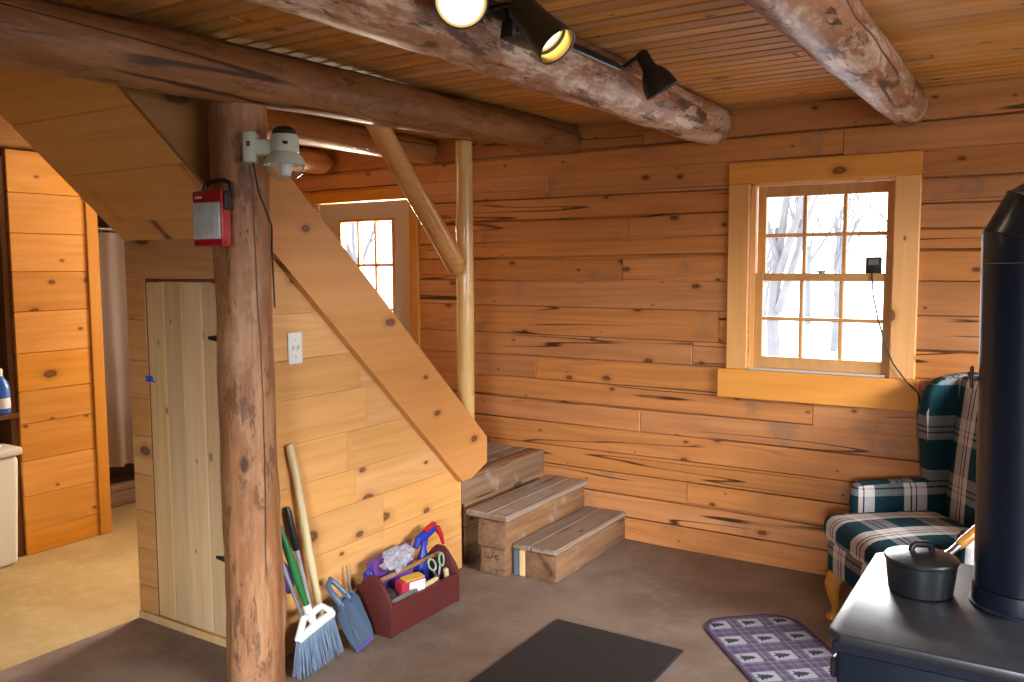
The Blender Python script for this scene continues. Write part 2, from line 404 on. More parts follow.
# ------------------------------------------------------------------ the room
CEIL = 2.405; YB = 4.49; XR = 1.75; XL = -6.3; YF = -2.3
seams = [0, .125, .26, .385, .505, .64, .775, .911, 1.058, 1.188, 1.35, 1.50, 1.64, 1.743, 1.87, 1.995, 2.133, 2.255, 2.47]
def log_wall(name, axis, u0, u1, front, thick, holes, mat, seed, label):
    """squared logs laid in courses; front = inner face, thick signed outward"""
    rnd = random.Random(seed); mb = MB()
    for z0, z1 in zip(seams, seams[1:]):
        cuts = [u0]
        while True:
            nx = cuts[-1] + rnd.uniform(1.8, 4.4)
            if nx > u1 - .6: break
            cuts.append(nx)
        cuts.append(u1)
        for a, b in zip(cuts, cuts[1:]):
            j = rnd.uniform(-.005, .004); dz0 = rnd.choice((.001, .003, .005, .007, .010)) if z0 else 0
            rs = [(a + .001, b - .001, z0 + dz0, z1 - .001)]
            for h in holes: rs = sub_rect(rs, h)
            for (p, q, r, t) in rs:
                if q - p < .004 or t - r < .004: continue
                f0, f1 = front + (j if thick > 0 else -j), front + thick
                lo, hi = min(f0, f1), max(f0, f1)
                bv = .003 if t - r > .03 else 0
                if axis == 0: mb.box((p, lo, r), (q, hi, t), bv)
                else: mb.box((lo, p, r), (hi, q, t), bv)
    for v in mb.bm.verts:                 # hand-hewn: the courses are never quite level
        u = v.co.x if axis == 0 else v.co.y
        if .02 < v.co.z < 2.4: v.co.z += .030 * noise.noise(Vector((u * .55, v.co.z * 2.3, seed * 3.3)))
    rs = [(u0, u1, 0, 2.46)]
    for h in holes: rs = sub_rect(rs, h)
    sg = 1 if thick > 0 else -1
    for (p, q, r, t) in rs:
        lo, hi = sorted((front + sg * .03, front + thick - sg * .01))
        if axis == 0: mb.box((p, lo, r), (q, hi, t))
        else: mb.box((lo, p, r), (hi, q, t))
    return struct(mb.build(name, mat, ang=25), label, 'wall')
WIN1 = (-1.372, -.66, 1.045, 2.015)
DOOR1 = (-4.50, -3.64, 0, 2.05)
log_wall('wall_back', 0, XL, XR, YB, .17, [WIN1, DOOR1], M['logwall'], 3, 'orange pine log wall with the window and the stairs corner')
WIN2 = (1.0, 3.7, .85, 2.22)       # right wall window (y,z)
WIN3 = (-.1, 1.3, .85, 2.1)      # front wall windows (x,z)
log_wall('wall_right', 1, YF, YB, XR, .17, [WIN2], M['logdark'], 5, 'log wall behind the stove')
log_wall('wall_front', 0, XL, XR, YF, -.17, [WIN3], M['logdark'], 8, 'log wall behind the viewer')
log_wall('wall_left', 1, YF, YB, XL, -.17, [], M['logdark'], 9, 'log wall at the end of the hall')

mb = MB(); mb.box((-3.5, YF - .17, -.05), (XR + .17, YB + .17, 0)); struct(mb.build('floor', M['floor']), 'worn brown floor of the main room', 'floor')
mb = MB(); mb.box((XL - .17, YF - .17, -.05), (-3.5, YB + .17, 0)); struct(mb.build('floor_hall', M['floor_hall']), 'tan floor of the lit hall on the left', 'floor')  # lighter sheet begins where the cupboard's shadow edge falls
# beaded ceiling boards running along the back wall
mb = MB(); y = YF; rnd = random.Random(4)
while y < YB:
    w = .088; x = XL
    while x < XR:
        l = rnd.uniform(2.2, 4.2); x2 = min(XR, x + l)
        mb.box((x + .001, y + .004, CEIL), (x2 - .001, min(YB, y + w) - .004, CEIL + .02), .007)
        x = x2
    y += w
mb.box((XL, YF, CEIL + .019), (XR, YB, CEIL + .06))
struct(mb.build('ceiling', M['ceil'], ang=25), 'narrow pine board ceiling', 'ceiling')

# ------------------------------------------------------------------ windows and door
def window(name, T, u0, u1, z0, z1, glassm, label, casing=True, detail=True):
    """T maps (u, depth outward, z) to the room; double-hung, 3 x 2 lights to each sash"""
    root = empty_struct(name, (0, 0, 0), label, 'window')
    def fin(mb, nm, m, par=root):
        mb.xf(T); return mb.build(nm, m, par, ang=30)
    if casing:
        mb = MB()
        mb.box((u0 - .115, -.024, z1 - .0), (u1 + .095, .004, z1 + .11), .004, mi=1)
        mb.box((u0 - .115, -.022, z0), (u0 - .005, .004, z1 - .001), .004)
        mb.box((u1 - .018, -.022, z0), (u1 + .095, .004, z1 - .001), .004)
        fin(mb, 'window_frame', [M['casing'], M['casing_x']])
        mb = MB(); mb.box((u0 - .16, -.03, z0 - .155), (u1 + .118, .004, z0 - .001), .005); fin(mb, 'apron', M['casing_x'])
        mb = MB(); mb.box((u0 + .001, -.026, z0 - .0), (u1 - .04, .03, z0 + .012), .003); fin(mb, 'window_sill', M['doorwhite'])
    mb = MB()
    mb.box((u0, .0, z0), (u0 + .014, .17, z1)); mb.box((u1 - .014, .0, z0), (u1, .17, z1))
    mb.box((u0, .0, z1 - .014), (u1, .17, z1)); mb.box((u0, .03, z0), (u1, .19, z0 + .012))
    mb.box((u0 + .014, .0, z0 + .012), (u0 + .024, .010, z1 - .014)); mb.box((u1 - .024, 0, z0 + .012), (u1 - .014, .010, z1 - .014))
    fin(mb, 'jamb', M['casing'])
    zm = (z0 + z1) / 2 + .0
    a, b = u0 + .022, u1 - .018
    for nm, d, s0, s1, br, tr in (('lower_sash', .012, z0 + .012, zm + .022, .062, .038), ('upper_sash', .05, zm - .02, z1 - .016, .04, .054)):
        mb = MB(); st = .043
        mb.box((a, d, s0), (a + st, d + .034, s1), .003); mb.box((b - st, d, s0), (b, d + .034, s1), .003)
        mb.box((a + st, d, s0), (b - st, d + .034, s0 + br), .003); mb.box((a + st, d, s1 - tr), (b - st, d + .034, s1), .003)
        g0, g1, h0, h1 = a + st, b - st, s0 + br, s1 - tr
        for k in (1, 2):
            x = g0 + (g1 - g0) * k / 3; mb.box((x - .010, d + .004, h0), (x + .010, d + .03, h1), .004)
        z = (h0 + h1) / 2; mb.box((g0, d + .0035, z - .010), (g1, d + .0295, z + .010), .004)
        so = fin(mb, nm, M['sash'])
        mb = MB(); mb.box((g0 - .004, d + .015, h0 - .004), (g1 + .004, d + .018, h1 + .004)); fin(mb, 'glass', glassm, so)
        if nm == 'lower_sash' and detail:
            mb = MB(); um = (a + b) / 2
            mb.lathe([(.016, 0), (.016, .008), (.010, .012)], 14, Matrix.Translation((um, d + .012, s1))); 
            mb.box((um - .03, d + .004, s1 + .006), (um + .022, d + .016, s1 + .014), .003, Matrix.Rotation(R(12), 3, 'Z'))
            fin(mb, 'sash_lock', M['greymetal'], so)
    return root
window('window_1', Matrix.Translation((0, YB, 0)), WIN1[0], WIN1[1], WIN1[2], WIN1[3], M['glass'], 'pine framed double hung window with twelve panes in the back wall')
window('window_2', Matrix.Translation((XR, 0, 0)) @ Matrix(((0, 1, 0, 0), (1, 0, 0, 0), (0, 0, 1, 0), (0, 0, 0, 1))), *WIN2, M['glass'], 'window in the wall behind the stove', True, False)
window('window_3', Matrix.Translation((0, YF, 0)) @ Matrix(((1, 0, 0, 0), (0, -1, 0, 0), (0, 0, 1, 0), (0, 0, 0, 1))), *WIN3, M['glass'], 'window in the wall behind the viewer', True, False)

dr = empty_struct('door_1', (-4.07, YB, 0), 'off-white entry door with a nine pane window at the back of the hall', 'door')
mb = MB(); x0, x1, z1 = -4.48, -3.66, 2.04; gx0, gx1, gz0, gz1 = -4.285, -3.812, 1.0, 1.912
for r in sub_rect([(x0, x1, .005, z1)], (gx0, gx1, gz0, gz1)): mb.box((r[0], YB + .015, r[2]), (r[1], YB + .055, r[3]))
for (a, b) in ((x0 + .1, -4.10), (-4.04, x1 - .1)): mb.box((a, YB + .008, .2), (b, YB + .02, .8), .006)
dslab = mb.build('door_panel', M['doorwhite'], dr)
mb = MB()
for r in sub_rect([(gx0 - .012, gx1 + .012, gz0 - .012, gz1 + .012)], (gx0 + .006, gx1 - .006, gz0 + .006, gz1 - .006)): mb.box((r[0], YB + .004, r[2]), (r[1], YB + .05, r[3]), .003)
for k in (1, 2):
    x = gx0 + (gx1 - gx0) * k / 3; mb.box((x - .009, YB + .012, gz0), (x + .009, YB + .05, gz1), .003)
    z = gz0 + (gz1 - gz0) * k / 3; mb.box((gx0, YB + .0125, z - .009), (gx1, YB + .0495, z + .009), .003)
mb.build('grille', M['trim_o'], dr)
mb = MB(); mb.box((gx0, YB + .029, gz0), (gx1, YB + .033, gz1)); mb.build('glass', M['glass'], dr)
mb = MB(); mb.lathe([(.028, 0), (.028, .006), (.012, .012), (.012, .03), (.027, .045), (.027, .06), (.012, .068)], 18, frame((-4.41, YB + .015, .95), (0, -1, 0))); mb.build('door_handle', M['brass'], dr)
mb = MB(); mb.box((-4.60, YB - .022, 2.045), (-3.57, YB + .01, 2.12), .004); mb.box((-3.648, YB - .02, 0), (-3.575, YB + .01, 2.044), .004, mi=1); mb.box((-4.59, YB - .02, 0), (-4.505, YB + .01, 2.044), .004, mi=1)
mb.build('door_frame', [M['trim_ox'], M['trim_o']], dr)

# ------------------------------------------------------------------ logs
def log(name, p0, p1, r0, r1, mat, label, cat, seed, axis, group=None, rough=.05, flat=None, round1=True, n=30, m=46, knob=.0):
    p0, p1 = Vector(p0), Vector(p1); L = (p1 - p0).length; A = axes(p1 - p0, (0, 0, 1) if axis != 2 else (0, 1, 0))
    mb = MB(); rings = []
    ts = [i / m for i in range(m + 1)]
    for t in ts:
        r = r0 + (r1 - r0) * t
        e = 1.0
        if round1: e = min(1, math.sqrt(max(.0, 1 - max(0, 1 - (1 - t) * L / (r1 * .8)) ** 2)) * 1.0 + .30) if t > .9 else 1.0
        bow = Vector((noise.noise((seed, t * 2.1, 0)), noise.noise((0, t * 2.1, seed)), 0)) * r * .12
        ring = []
        for k in range(n):
            a = 2 * math.pi * k / n; d = Vector((math.cos(a), math.sin(a), 0))
            q = Vector((d.x * 1.6, d.y * 1.6, t * L * 3.0 + seed * 7.1))
            w = 1 + rough * (noise.noise(q) + .5 * noise.noise(q * 2.7) + knob * max(0, noise.noise(q * 1.3 + Vector((9, 9, 9))) - .35) * 4)
            c = A @ (d * r * e * w + bow) + p0 + (p1 - p0) * t
            if flat is not None and c.z > flat: c.z = flat
            ring.append(mb.bm.verts.new(c))
        rings.append(ring)
    for a, b in zip(rings, rings[1:]):
        for k in range(n): mb.bm.faces.new((a[k], a[(k + 1) % n], b[(k + 1) % n], b[k]))
    mb.bm.faces.new(rings[0][::-1]); mb.bm.faces.new(rings[-1])
    bmesh.ops.remove_doubles(mb.bm, verts=mb.bm.verts[:], dist=1e-5)
    o = mb.build(name, mat, ang=60)
    return tag(o, label, cat, group, 'thing')
FL = CEIL - .001
log('log_post', (-2.538, 2.15, 0), (-2.538, 2.15, 2.176), .105, .10, M['post'], 'thick peeled log post standing at the corner of the stair cupboard', 'post', 3, 2, None, .07, None, False, knob=.6)
G = 'ceiling log beams'
log('log_beam', (-2.575, YF + .02, 2.19), (-2.45, 4.47, 2.335), .128, .088, M['beam'], 'long log beam carried by the corner post', 'beam', 11, 1, G, .05, FL, False, m=80)
log('log_beam', (-1.60, YF + .02, 2.335), (-1.568, 4.485, 2.325), .135, .112, M['beam_pale'], 'pale flaky log beam that the spotlights are fixed to', 'beam', 5, 1, G, .06, FL, True, m=90)
log('log_beam', (-.60, YF + .02, 2.34), (-.632, 4.485, 2.325), .135, .092, M['beam_pale'], 'flaky log beam ending above the twelve pane window', 'beam', 8, 1, G, .06, FL, True, m=90)
log('log_beam', (-3.47, 1.96, 2.335), (-3.455, 4.48, 2.33), .088, .08, M['beam_or'], 'dark glossy log beam just behind the wall lamp, over the hall', 'beam', 15, 1, G, .03, FL, True, m=60)
log('log_beam', (-4.36, YF + .02, 2.32), (-4.33, 4.48, 2.315), .088, .08, M['beam_or'], 'orange log beam over the hall that ends above the white door', 'beam', 21, 1, G, .03, FL, True, m=60)
log('log_beam', (-4.87, 1.2, 2.32), (-4.87, 4.48, 2.32), .075, .075, M['beam_or'], 'lit log lying along the top of the orange partition', 'beam', 25, 1, G, .03, FL, False, m=40)

# ------------------------------------------------------------------ cupboard under the stairs
XC = -2.62; YC = 2.31; XCL = -3.50; SL = .955
def soff(y): return .475 + SL * (3.58 - y)
# front wall (faces the room), door opening cut out
mb = MB(); zs = [0, .16, .333, .505, .675, .85, 1.02, 1.19, 1.37, 1.548, 1.735]
DO = (-3.366, -2.70, .035, 1.552)
for a, b in zip(zs, zs[1:]):
    for r in sub_rect([(XCL, XC - .002, a, b)], DO):
        if r[1] - r[0] > .003 and r[3] - r[2] > .003: mb.box((r[0], YC, r[2] + .0008), (r[1], YC + .025, r[3] - .0008), .002)
struct(mb.build('wall_cupboard_front', M['panel_x'], ang=25), 'pine boarded front of the cupboard under the stairs', 'wall')
# hall side wall
mb = MB()
for i, (a, b) in enumerate(zip(zs + [1.9, 2.1], zs[1:] + [1.9, 2.1, 2.3])):
    poly = clip([(YC + .026, a + .001), (3.6, a + .001), (3.6, b - .001), (YC + .026, b - .001)], SL, 1, .475 + SL * 3.58 - .01)
    if len(poly) > 2: mb.prism([(XCL, p[0], p[1]) for p in poly], (.025, 0, 0))
struct(mb.build('wall_cupboard_hall', M['panel_y'], ang=25), 'hall side of the cupboard under the stairs', 'wall')
# side wall below the stringer
mb = MB(); zs2 = [.0, .185, .37, .545, .70, .875, 1.06, 1.222, 1.41, 1.58, 1.75]
rnd = random.Random(12)
for a, b in zip(zs2, zs2[1:]):
    cut = YC + rnd.uniform(.45, .8)
    for y0, y1 in ((YC - .02, cut), (cut, 3.612)):
        poly = clip([(y0 + .0006, a + .0008), (y1 - .0006, a + .0008), (y1 - .0006, b - .0008), (y0 + .0006, b - .0008)], SL, 1, .475 + SL * 3.58 + .02)
        if len(poly) > 2: mb.prism([(XC, p[0], p[1]) for p in poly], (-.025, 0, 0))
struct(mb.build('wall_cupboard_side', M['panel_y'], ang=25), 'pine boarded side wall under the sloping stair stringer', 'wall')
mb = MB(); mb.box((XCL, YC - .008, 0), (XC, YC - .0005, .034), .002); struct(mb.build('baseboard_cupboard', M['plankdoor']), 'pale strip along the foot of the cupboard door', 'baseboard')

# cupboard door
cd = thing('cupboard_door', 'pale vertical plank door of the cupboard under the stairs', 'door', (-3.03, YC, .04))
mb = MB(); xs = [-3.352, -3.235, -3.115, -2.985, -2.862, -2.745]
for a, b in zip(xs, xs[1:]): mb.box((a + .0015, YC - .004, .042), (b - .0015, YC + .018, 1.535), .003)
mb.build('planks', M['plankdoor'], cd, ang=25)
mb = MB()
for r in sub_rect([(-3.366, -2.705, .036, 1.552)], (-3.354, -2.72, .036, 1.538)): mb.box((r[0], YC + .004, r[2]), (r[1], YC + .024, r[3]))
mb.build('door_gap_lining', M['darkwood'], cd)
for z in (1.31, .385):
    mb = MB(); mb.prism([(-2.945, YC - .008, z - .006), (-2.945, YC - .008, z + .006), (-2.80, YC - .008, z + .024), (-2.70, YC - .008, z + .024), (-2.70, YC - .008, z - .024), (-2.80, YC - .008, z - .024)], (0, .004, 0))
    mb.tube([(-2.725, YC - .011, z - .03), (-2.725, YC - .011, z + .03)], .006, 8)
    h = mb.build('hinge', M['black'], cd); h['label'] = 'black strap hinge'
mb = MB(); pts = []
for i in range(40):
    a = i * .55; pts.append((-3.345 + .022 * math.cos(a) * (1 + .2 * math.sin(i)), YC - .010 - .003 * math.sin(a * 2), 1.115 + .012 * math.sin(a * 1.3)))
mb.tube(pts, .0028, 6); mb.tube([(-3.345, YC - .006, 1.115), (-3.31, YC - .008, 1.10)], .003, 6)
h = mb.build('pull_string', M['bluestring'], cd); h['label'] = 'knotted blue pull string'

# staircase
sc = thing('staircase', 'pine stairs climbing from the landing, with a wide sloping stringer board and boarded soffit', 'staircase', (-3.06, 3.6, .477))
XS = -2.585
mb = MB(); top = lambda y: .676 + .933 * (3.808 - y)
yA = 2.268; zA = .676 + .933 * (3.808 - yA)
poly = [(3.808, .676), (3.806, .536), (3.66, .4785), (3.577, .4785), (yA, soff(yA)), (yA, zA)]
mb.prism([(XC + .001, p[0], p[1]) for p in poly], (XS - XC - .001, 0, 0)); mb.build('stringer', M['stringer'], sc)
mb = MB(); poly = [(3.577, .4785), (yA, 2.185), (1.65, 2.40), (1.56, 2.40), (2.2, soff(2.2)), (3.4, soff(3.4) )]
# side panel seen above the soffit
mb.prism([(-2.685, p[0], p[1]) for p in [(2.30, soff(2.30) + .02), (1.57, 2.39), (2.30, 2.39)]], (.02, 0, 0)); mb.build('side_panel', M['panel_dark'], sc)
mb = MB()   # soffit boards across the slope
ya = 3.56; k = 0
while ya > 1.57:
    yb = max(1.56, ya - .19)
    if ya < 2.46: mb.prism([(XCL, ya - .001, soff(ya - .001) + .03), (-2.666, ya - .001, soff(ya - .001) + .03), (-2.666, yb + .001, soff(yb + .001) + .03), (XCL, yb + .001, soff(yb + .001) + .03)], (0, .016, .018))
    ya = yb
mb.build('soffit', M['panel_s'], sc, ang=25)
for i in range(8):
    z = .705 + .19 * i; y = 3.585 - .2 * i
    if z > 2.1: break
    mb = MB(); mb.box((XCL + .03, y - .165, z - .03), (-2.69 if y < 2.5 else XC - .01, y + .02, z), .006); mb.build('tread', M['oldtread'], sc)

# landing and the two loose timber steps
ld = thing('landing_platform', 'worn plank landing in the corner at the top of the timber steps', 'landing', (-3.06, 4.05, 0))
mb = MB(); rnd = random.Random(2)
for a, b in ((3.605, 3.83), (3.83, 4.06), (4.06, 4.27), (4.27, 4.485)):
    pass
for a, b in zip([-3.5, -3.28, -3.06, -2.84], [-3.28, -3.06, -2.84, -2.74]): mb.box((a + .002, 3.622, .442), (b - .002, 4.482, .474), .005)
mb.build('deck_boards', M['oldtread'], ld)
mb = MB(); mb.box((-2.738, 3.622, .335), (-2.618, 4.482, .477), .012, seg=2); mb.build('edge_timber', M['oldtimber'], ld)
mb = MB(); mb.box((-2.70, 3.70, 0), (-2.66, 4.482, .334), .004); mb.build('riser_board', M['oldtimber'], ld)
for a, b in ((-2.90, 3.63), (-2.90, 4.36), (-3.5, 3.63)):
    mb = MB(); mb.box((a, b, 0), (a + .14, b + .12, .442)); mb.build('support', M['oldtimber'], ld)

def rough(mb, amt, seed, dens=3):
    bmesh.ops.subdivide_edges(mb.bm, edges=[e for e in mb.bm.edges if e.calc_length() > .12], cuts=dens, use_grid_fill=True)
    for v in mb.bm.verts:
        q = v.co * 9 + Vector((seed, 0, 0)); v.co += Vector((noise.noise(q), noise.noise(q + Vector((5, 0, 0))) * .5, noise.noise(q + Vector((0, 7, 0))) * .6)) * amt
s2 = thing('timber_step', 'taller wooden step against the landing, built of two stacked timbers and a plank', 'step', (-2.43, 4.04, 0), group='loose timber steps')
mb = MB(); mb.box((-2.50, 3.605, .0), (-2.343, 4.478, .143), .010, seg=2); rough(mb, .008, 1); mb.build('timber', M['oldtimber'], s2)
mb = MB(); mb.box((-2.505, 3.60, .146), (-2.335, 4.478, .288), .010, seg=2); rough(mb, .008, 2); mb.build('timber', M['oldtimber'], s2)
mb = MB(); mb.box((-2.58, 3.595, .295), (-2.435, 4.478, .328), .006); mb.box((-2.432, 3.592, .295), (-2.318, 4.478, .327), .006); rough(mb, .003, 3); mb.build('plank', M['oldtread'], s2)
s1 = thing('timber_step', 'lowest wooden step standing on the floor, with a blue painted strip at its end', 'step', (-2.20, 4.07, 0), group='loose timber steps')
mb = MB(); mb.box((-2.255, 3.66, 0), (-2.072, 4.478, .140), .014, seg=2); rough(mb, .009, 5); mb.build('timber', M['oldtimber'], s1)
mb = MB(); mb.box((-2.295, 3.662, 0), (-2.26, 4.478, .140), .006); mb.build('timber', M['plankdoor'], s1)
mb = MB(); mb.box((-2.328, 3.664, 0), (-2.299, 4.478, .140), .004); h = mb.build('end_strip', plain('faded_blue_paint', (.09, .15, .20), .6), s1); h['label'] = 'faded blue strip'
mb = MB(); mb.box((-2.328, 3.652, .144), (-2.222, 4.478, .170), .006); mb.box((-2.219, 3.65, .144), (-2.066, 4.478, .172), .008); rough(mb, .003, 7); mb.build('plank', M['oldtread'], s1)

# pole and handrail
log('newel_pole', (-2.675, 3.745, .478), (-2.675, 3.745, 2.25), .047, .045, M['pole'], 'slim upright peeled pole on the landing beside the stringer', 'pole', 31, 2, None, .05, None, False, 16, 30, knob=.8)
log('handrail_pole', (-2.572, 2.925, 2.248), (-2.575, 3.56, 1.568), .05, .052, M['rail'], 'short slanting peeled handrail pole running from the beam down to the upright pole', 'handrail', 33, 1, None, .03, None, True, 18, 24)

# ------------------------------------------------------------------ hall on the left
mb = MB(); zs = [0, .13, .33, .53, .74, .92, 1.13, 1.36, 1.58, 1.79, 2.01, 2.24]; 
for a, b in zip(zs, zs[1:]): mb.box((-4.84, 2.495, a + .001), (-4.80, 2.925, b - .001), .003)
struct(mb.build('wall_partition', M['partition'], ang=25), 'knotty orange pine partition in the lit hall', 'wall')
mb = MB(); mb.box((-4.85, 2.927, 0), (-4.79, 3.0, 2.24), .004); struct(mb.build('trim_1', M['trim_o']), 'upright orange trim at the end of the partition', 'trim')
mb = MB(); mb.box((-5.0, 3.001, 2.0), (-4.82, YB, 2.24), .004); struct(mb.build('wall_header', M['partition']), 'boarding over the shower opening', 'wall')
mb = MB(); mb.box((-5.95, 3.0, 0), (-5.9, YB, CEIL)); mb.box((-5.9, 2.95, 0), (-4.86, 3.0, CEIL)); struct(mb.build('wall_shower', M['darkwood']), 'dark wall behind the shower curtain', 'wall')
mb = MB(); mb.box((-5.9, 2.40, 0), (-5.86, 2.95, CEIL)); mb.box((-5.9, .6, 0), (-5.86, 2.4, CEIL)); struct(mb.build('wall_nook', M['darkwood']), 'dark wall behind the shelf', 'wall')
# shower curtain
cu = thing('shower_curtain', 'pale gathered shower curtain hanging in the hall opening', 'curtain', (-5.32, 3.7, .25))
mb = MB(); nU, nV = 120, 10
grid = []
for j in range(nV + 1):
    row = []
    for i in range(nU + 1):
        u = i / nU; v = j / nV
        x = -5.32 + .028 * math.sin(u * 46 + .4 * math.sin(v * 3 + u * 9)) * (.65 + .5 * v); y = 3.24 + u * .95
        row.append(mb.bm.verts.new((x, y, 1.83 - v * 1.57)))
    grid.append(row)
for j in range(nV):
    for i in range(nU): mb.bm.faces.new((grid[j][i], grid[j][i + 1], grid[j + 1][i + 1], grid[j + 1][i]))
r = bmesh.ops.solidify(mb.bm, geom=mb.bm.faces[:], thickness=.002)
mb.build('cloth', M['curtain'], cu, ang=80)
mb = MB(); mb.tube([(-5.32, 3.02, 1.855), (-5.32, 4.47, 1.855)], .011, 12); mb.build('rod', M['steel'], cu)
for i in range(12):
    mb = MB(); mb.torus((-5.32, 3.26 + i * .083, 1.848), .02, .0025, 14, 5, Matrix.Rotation(R(90), 3, 'X')); mb.build('curtain_ring', M['steel'], cu)
mb = MB(); mb.box((-5.36, 3.02, 0), (-5.27, 4.47, .14), .006); mb.box((-5.88, 3.02, 0), (-5.36, 4.47, .05)); tag(mb.build('shower_kerb', M['oldtread']), 'low wooden kerb under the shower curtain', 'kerb')

# shelf in the nook, bottle and bin
sh = thing('wall_shelf', 'dark open shelf unit at the edge of the hall', 'shelf', (-4.75, 2.1, 0))
mb = MB(); mb.box((-5.05, 2.455, 0), (-4.815, 2.487, 2.2), .003); mb.build('side_panel', M['darkwood'], sh)
for z in (.835, 1.33, 1.8):
    mb = MB(); mb.box((-5.05, 1.5, z - .025), (-4.62 if z < 1 else -4.80, 2.40, z), .003); mb.build('shelf_board', M['darkwood'], sh)
mb = MB(); mb.box((-4.99, 1.5, 0), (-4.95, 1.54, 2.2)); mb.box((-5.05, 1.5, .0), (-5.03, 2.45, 2.2)); mb.build('back_panel', M['darkwood'], sh)
bt = thing('cleaner_bottle', 'blue cleaner bottle with a white cap on the dark shelf', 'bottle', (-4.68, 2.335, .836))
mb = MB(); mb.lathe([(.036, 0), (.043, .006), (.043, .13), (.038, .16), (.022, .19), (.017, .20)], 20, Matrix.Translation((-4.68, 2.335, .836)) @ Matrix.Diagonal((1, 1.15, 1, 1))); mb.build('bottle_body', M['skyblue'], bt)
mb = MB(); mb.lathe([(.019, .20), (.019, .235), (.013, .24)], 16, Matrix.Translation((-4.68, 2.335, .836))); mb.build('cap', M['white'], bt)
mb = MB()
for k in range(9):
    a = -R(55) + k * R(110) / 9; a2 = a + R(110) / 9
    p = lambda aa, z: (-4.68 + .0438 * math.cos(aa), 2.335 + .0504 * math.sin(aa), .836 + z)
    mb.face([p(a, .03), p(a2, .03), p(a2, .085), p(a, .085)])
mb.build('label_sticker', M['paper'], bt)
bn = thing('waste_bin', 'off-white plastic bin with a lid below the shelf', 'bin', (-4.83, 2.17, 0))
mb = MB(); mb.box((-4.98, 1.93, 0), (-4.68, 2.42, .60), .03, seg=3)
for v in mb.bm.verts:
    if v.co.z < .1: v.co.x = -4.83 + (v.co.x + 4.83) * .86; v.co.y = 2.175 + (v.co.y - 2.175) * .92
mb.build('bin_body', M['bin'], bn)
mb = MB(); mb.box((-4.99, 1.915, .60), (-4.665, 2.435, .645), .015, seg=2); mb.box((-4.92, 2.0, .643), (-4.73, 2.36, .665), .01, seg=2); mb.build('lid', M['bin'], bn)

# ------------------------------------------------------------------ things on the post and the cupboard side
sw = thing('light_switch', 'white switch plate with two toggles on the boarded side wall', 'switch', (XC, 2.468, 1.205))
mb = MB(); mb.box((XC + .0005, 2.43, 1.205), (XC + .007, 2.506, 1.334), .003, seg=2); mb.build('cover_plate', M['white'], sw)
for dy in (-.012, .014):
    mb = MB(); mb.box((XC + .006, 2.466 + dy - .005, 1.262), (XC + .018, 2.466 + dy + .005, 1.280), .002, Matrix.Rotation(R(20), 3, 'Y')); mb.build('toggle', M['white'], sw)
for z in (1.235, 1.305):
    mb = MB(); mb.lathe([(.003, 0), (.003, .0015)], 8, frame((XC + .0068, 2.468, z), (1, 0, 0))); mb.build('screw', M['greymetal'], sw)

# red lantern
ln = thing('emergency_lantern', 'red emergency lantern with a clear lens hung on the corner post', 'lantern', (-2.56, 2.02, 1.68))
x0, x1 = -2.612, -2.455; yf, yb = 1.990, 2.038; z0, z1 = 1.672, 1.868
mb = MB(); mb.box((x0, yf + .014, z0), (x1, yb, z1), .012, seg=3)
mb.box((x0, yf + .004, z1 - .042), (x1, yf + .03, z1), .009, seg=2); mb.box((x0, yf + .004, z0), (x1, yf + .03, z0 + .028), .009, seg=2); mb.box((x1 - .008, yf + .004, z0), (x1, yf + .03, z1), .003, seg=2)
mb.build('housing', M['red'], ln)
mb = MB(); mb.box((x0 + .004, yf, z0 + .026), (x1 - .007, yf + .022, z1 - .040), .008, seg=3); mb.build('lens', M['lens'], ln)
mb = MB(); mb.box((x0 + .02, yf + .0025, z1 - .028), (x0 + .055, yf + .005, z1 - .020)); mb.build('name_mark', M['white'], ln)
mb = MB(); mb.tube([(x0 + .05, yb - .03, z1 - .004), (x0 + .055, yb - .025, z1 + .022), (x0 + .08, yb - .02, z1 + .032), (x1 - .02, yb - .01, z1 + .034), (x1 + .004, yb - .005, z1 + .022), (x1 + .01, yb - .003, z1 - .03)], .0085, 10); mb.box((x1 - .001, yb - .035, z1 - .07), (x1 + .012, yb - .002, z1 - .005), .004)
mb.build('handle', M['black'], ln)

# porch style wall lamp on the post
wl = thing('wall_lamp', 'cream enamel wall lamp with a bare bulb fixed to the corner post', 'lamp', (-2.44, 2.12, 1.95))
ex = Vector((.80, .60, 0)).normalized()          # lamp sticks out along this
base = Vector((-2.535, 2.15, 0)); side = Vector((-ex.y, ex.x, 0))
cz = 2.02; B0 = Vector((-2.435, 2.118, cz))
mb = MB(); Mx = Matrix.Translation(B0) @ Matrix((ex, side, Vector((0, 0, 1)))).transposed().to_4x4()
mb.box((-.022, -.045, -.055), (.022, .045, .052), .006, seg=2); mb.box((.02, -.022, -.026), (.075, .022, .028), .006, seg=2); mb.xf(Mx); mb.build('mount_box', M['lampwhite'], wl)
L0 = B0 + ex * .115
mb = MB(); mb.lathe([(.044, -.014), (.060, -.030), (.072, -.050), (.076, -.060), (.073, -.061), (.068, -.051), (.056, -.033), (.038, -.020)], 28, Matrix.Translation(L0), close_top=False); mb.lathe([(.046, -.018), (.050, -.014), (.050, .036), (.044, .046)], 28, Matrix.Translation(L0)); mb.build('socket_housing', M['lampwhite'], wl)
mb = MB(); mb.lathe([(.043, .046), (.040, .062), (.026, .074), (.004, .078)], 24, Matrix.Translation(L0)); mb.build('top_cap', M['black'], wl)
mb = MB(); mb.lathe([(.018, -.04), (.024, -.055), (.025, -.080), (.018, -.098), (.004, -.103)], 18, Matrix.Translation(L0)); mb.build('bulb', M['white'], wl)
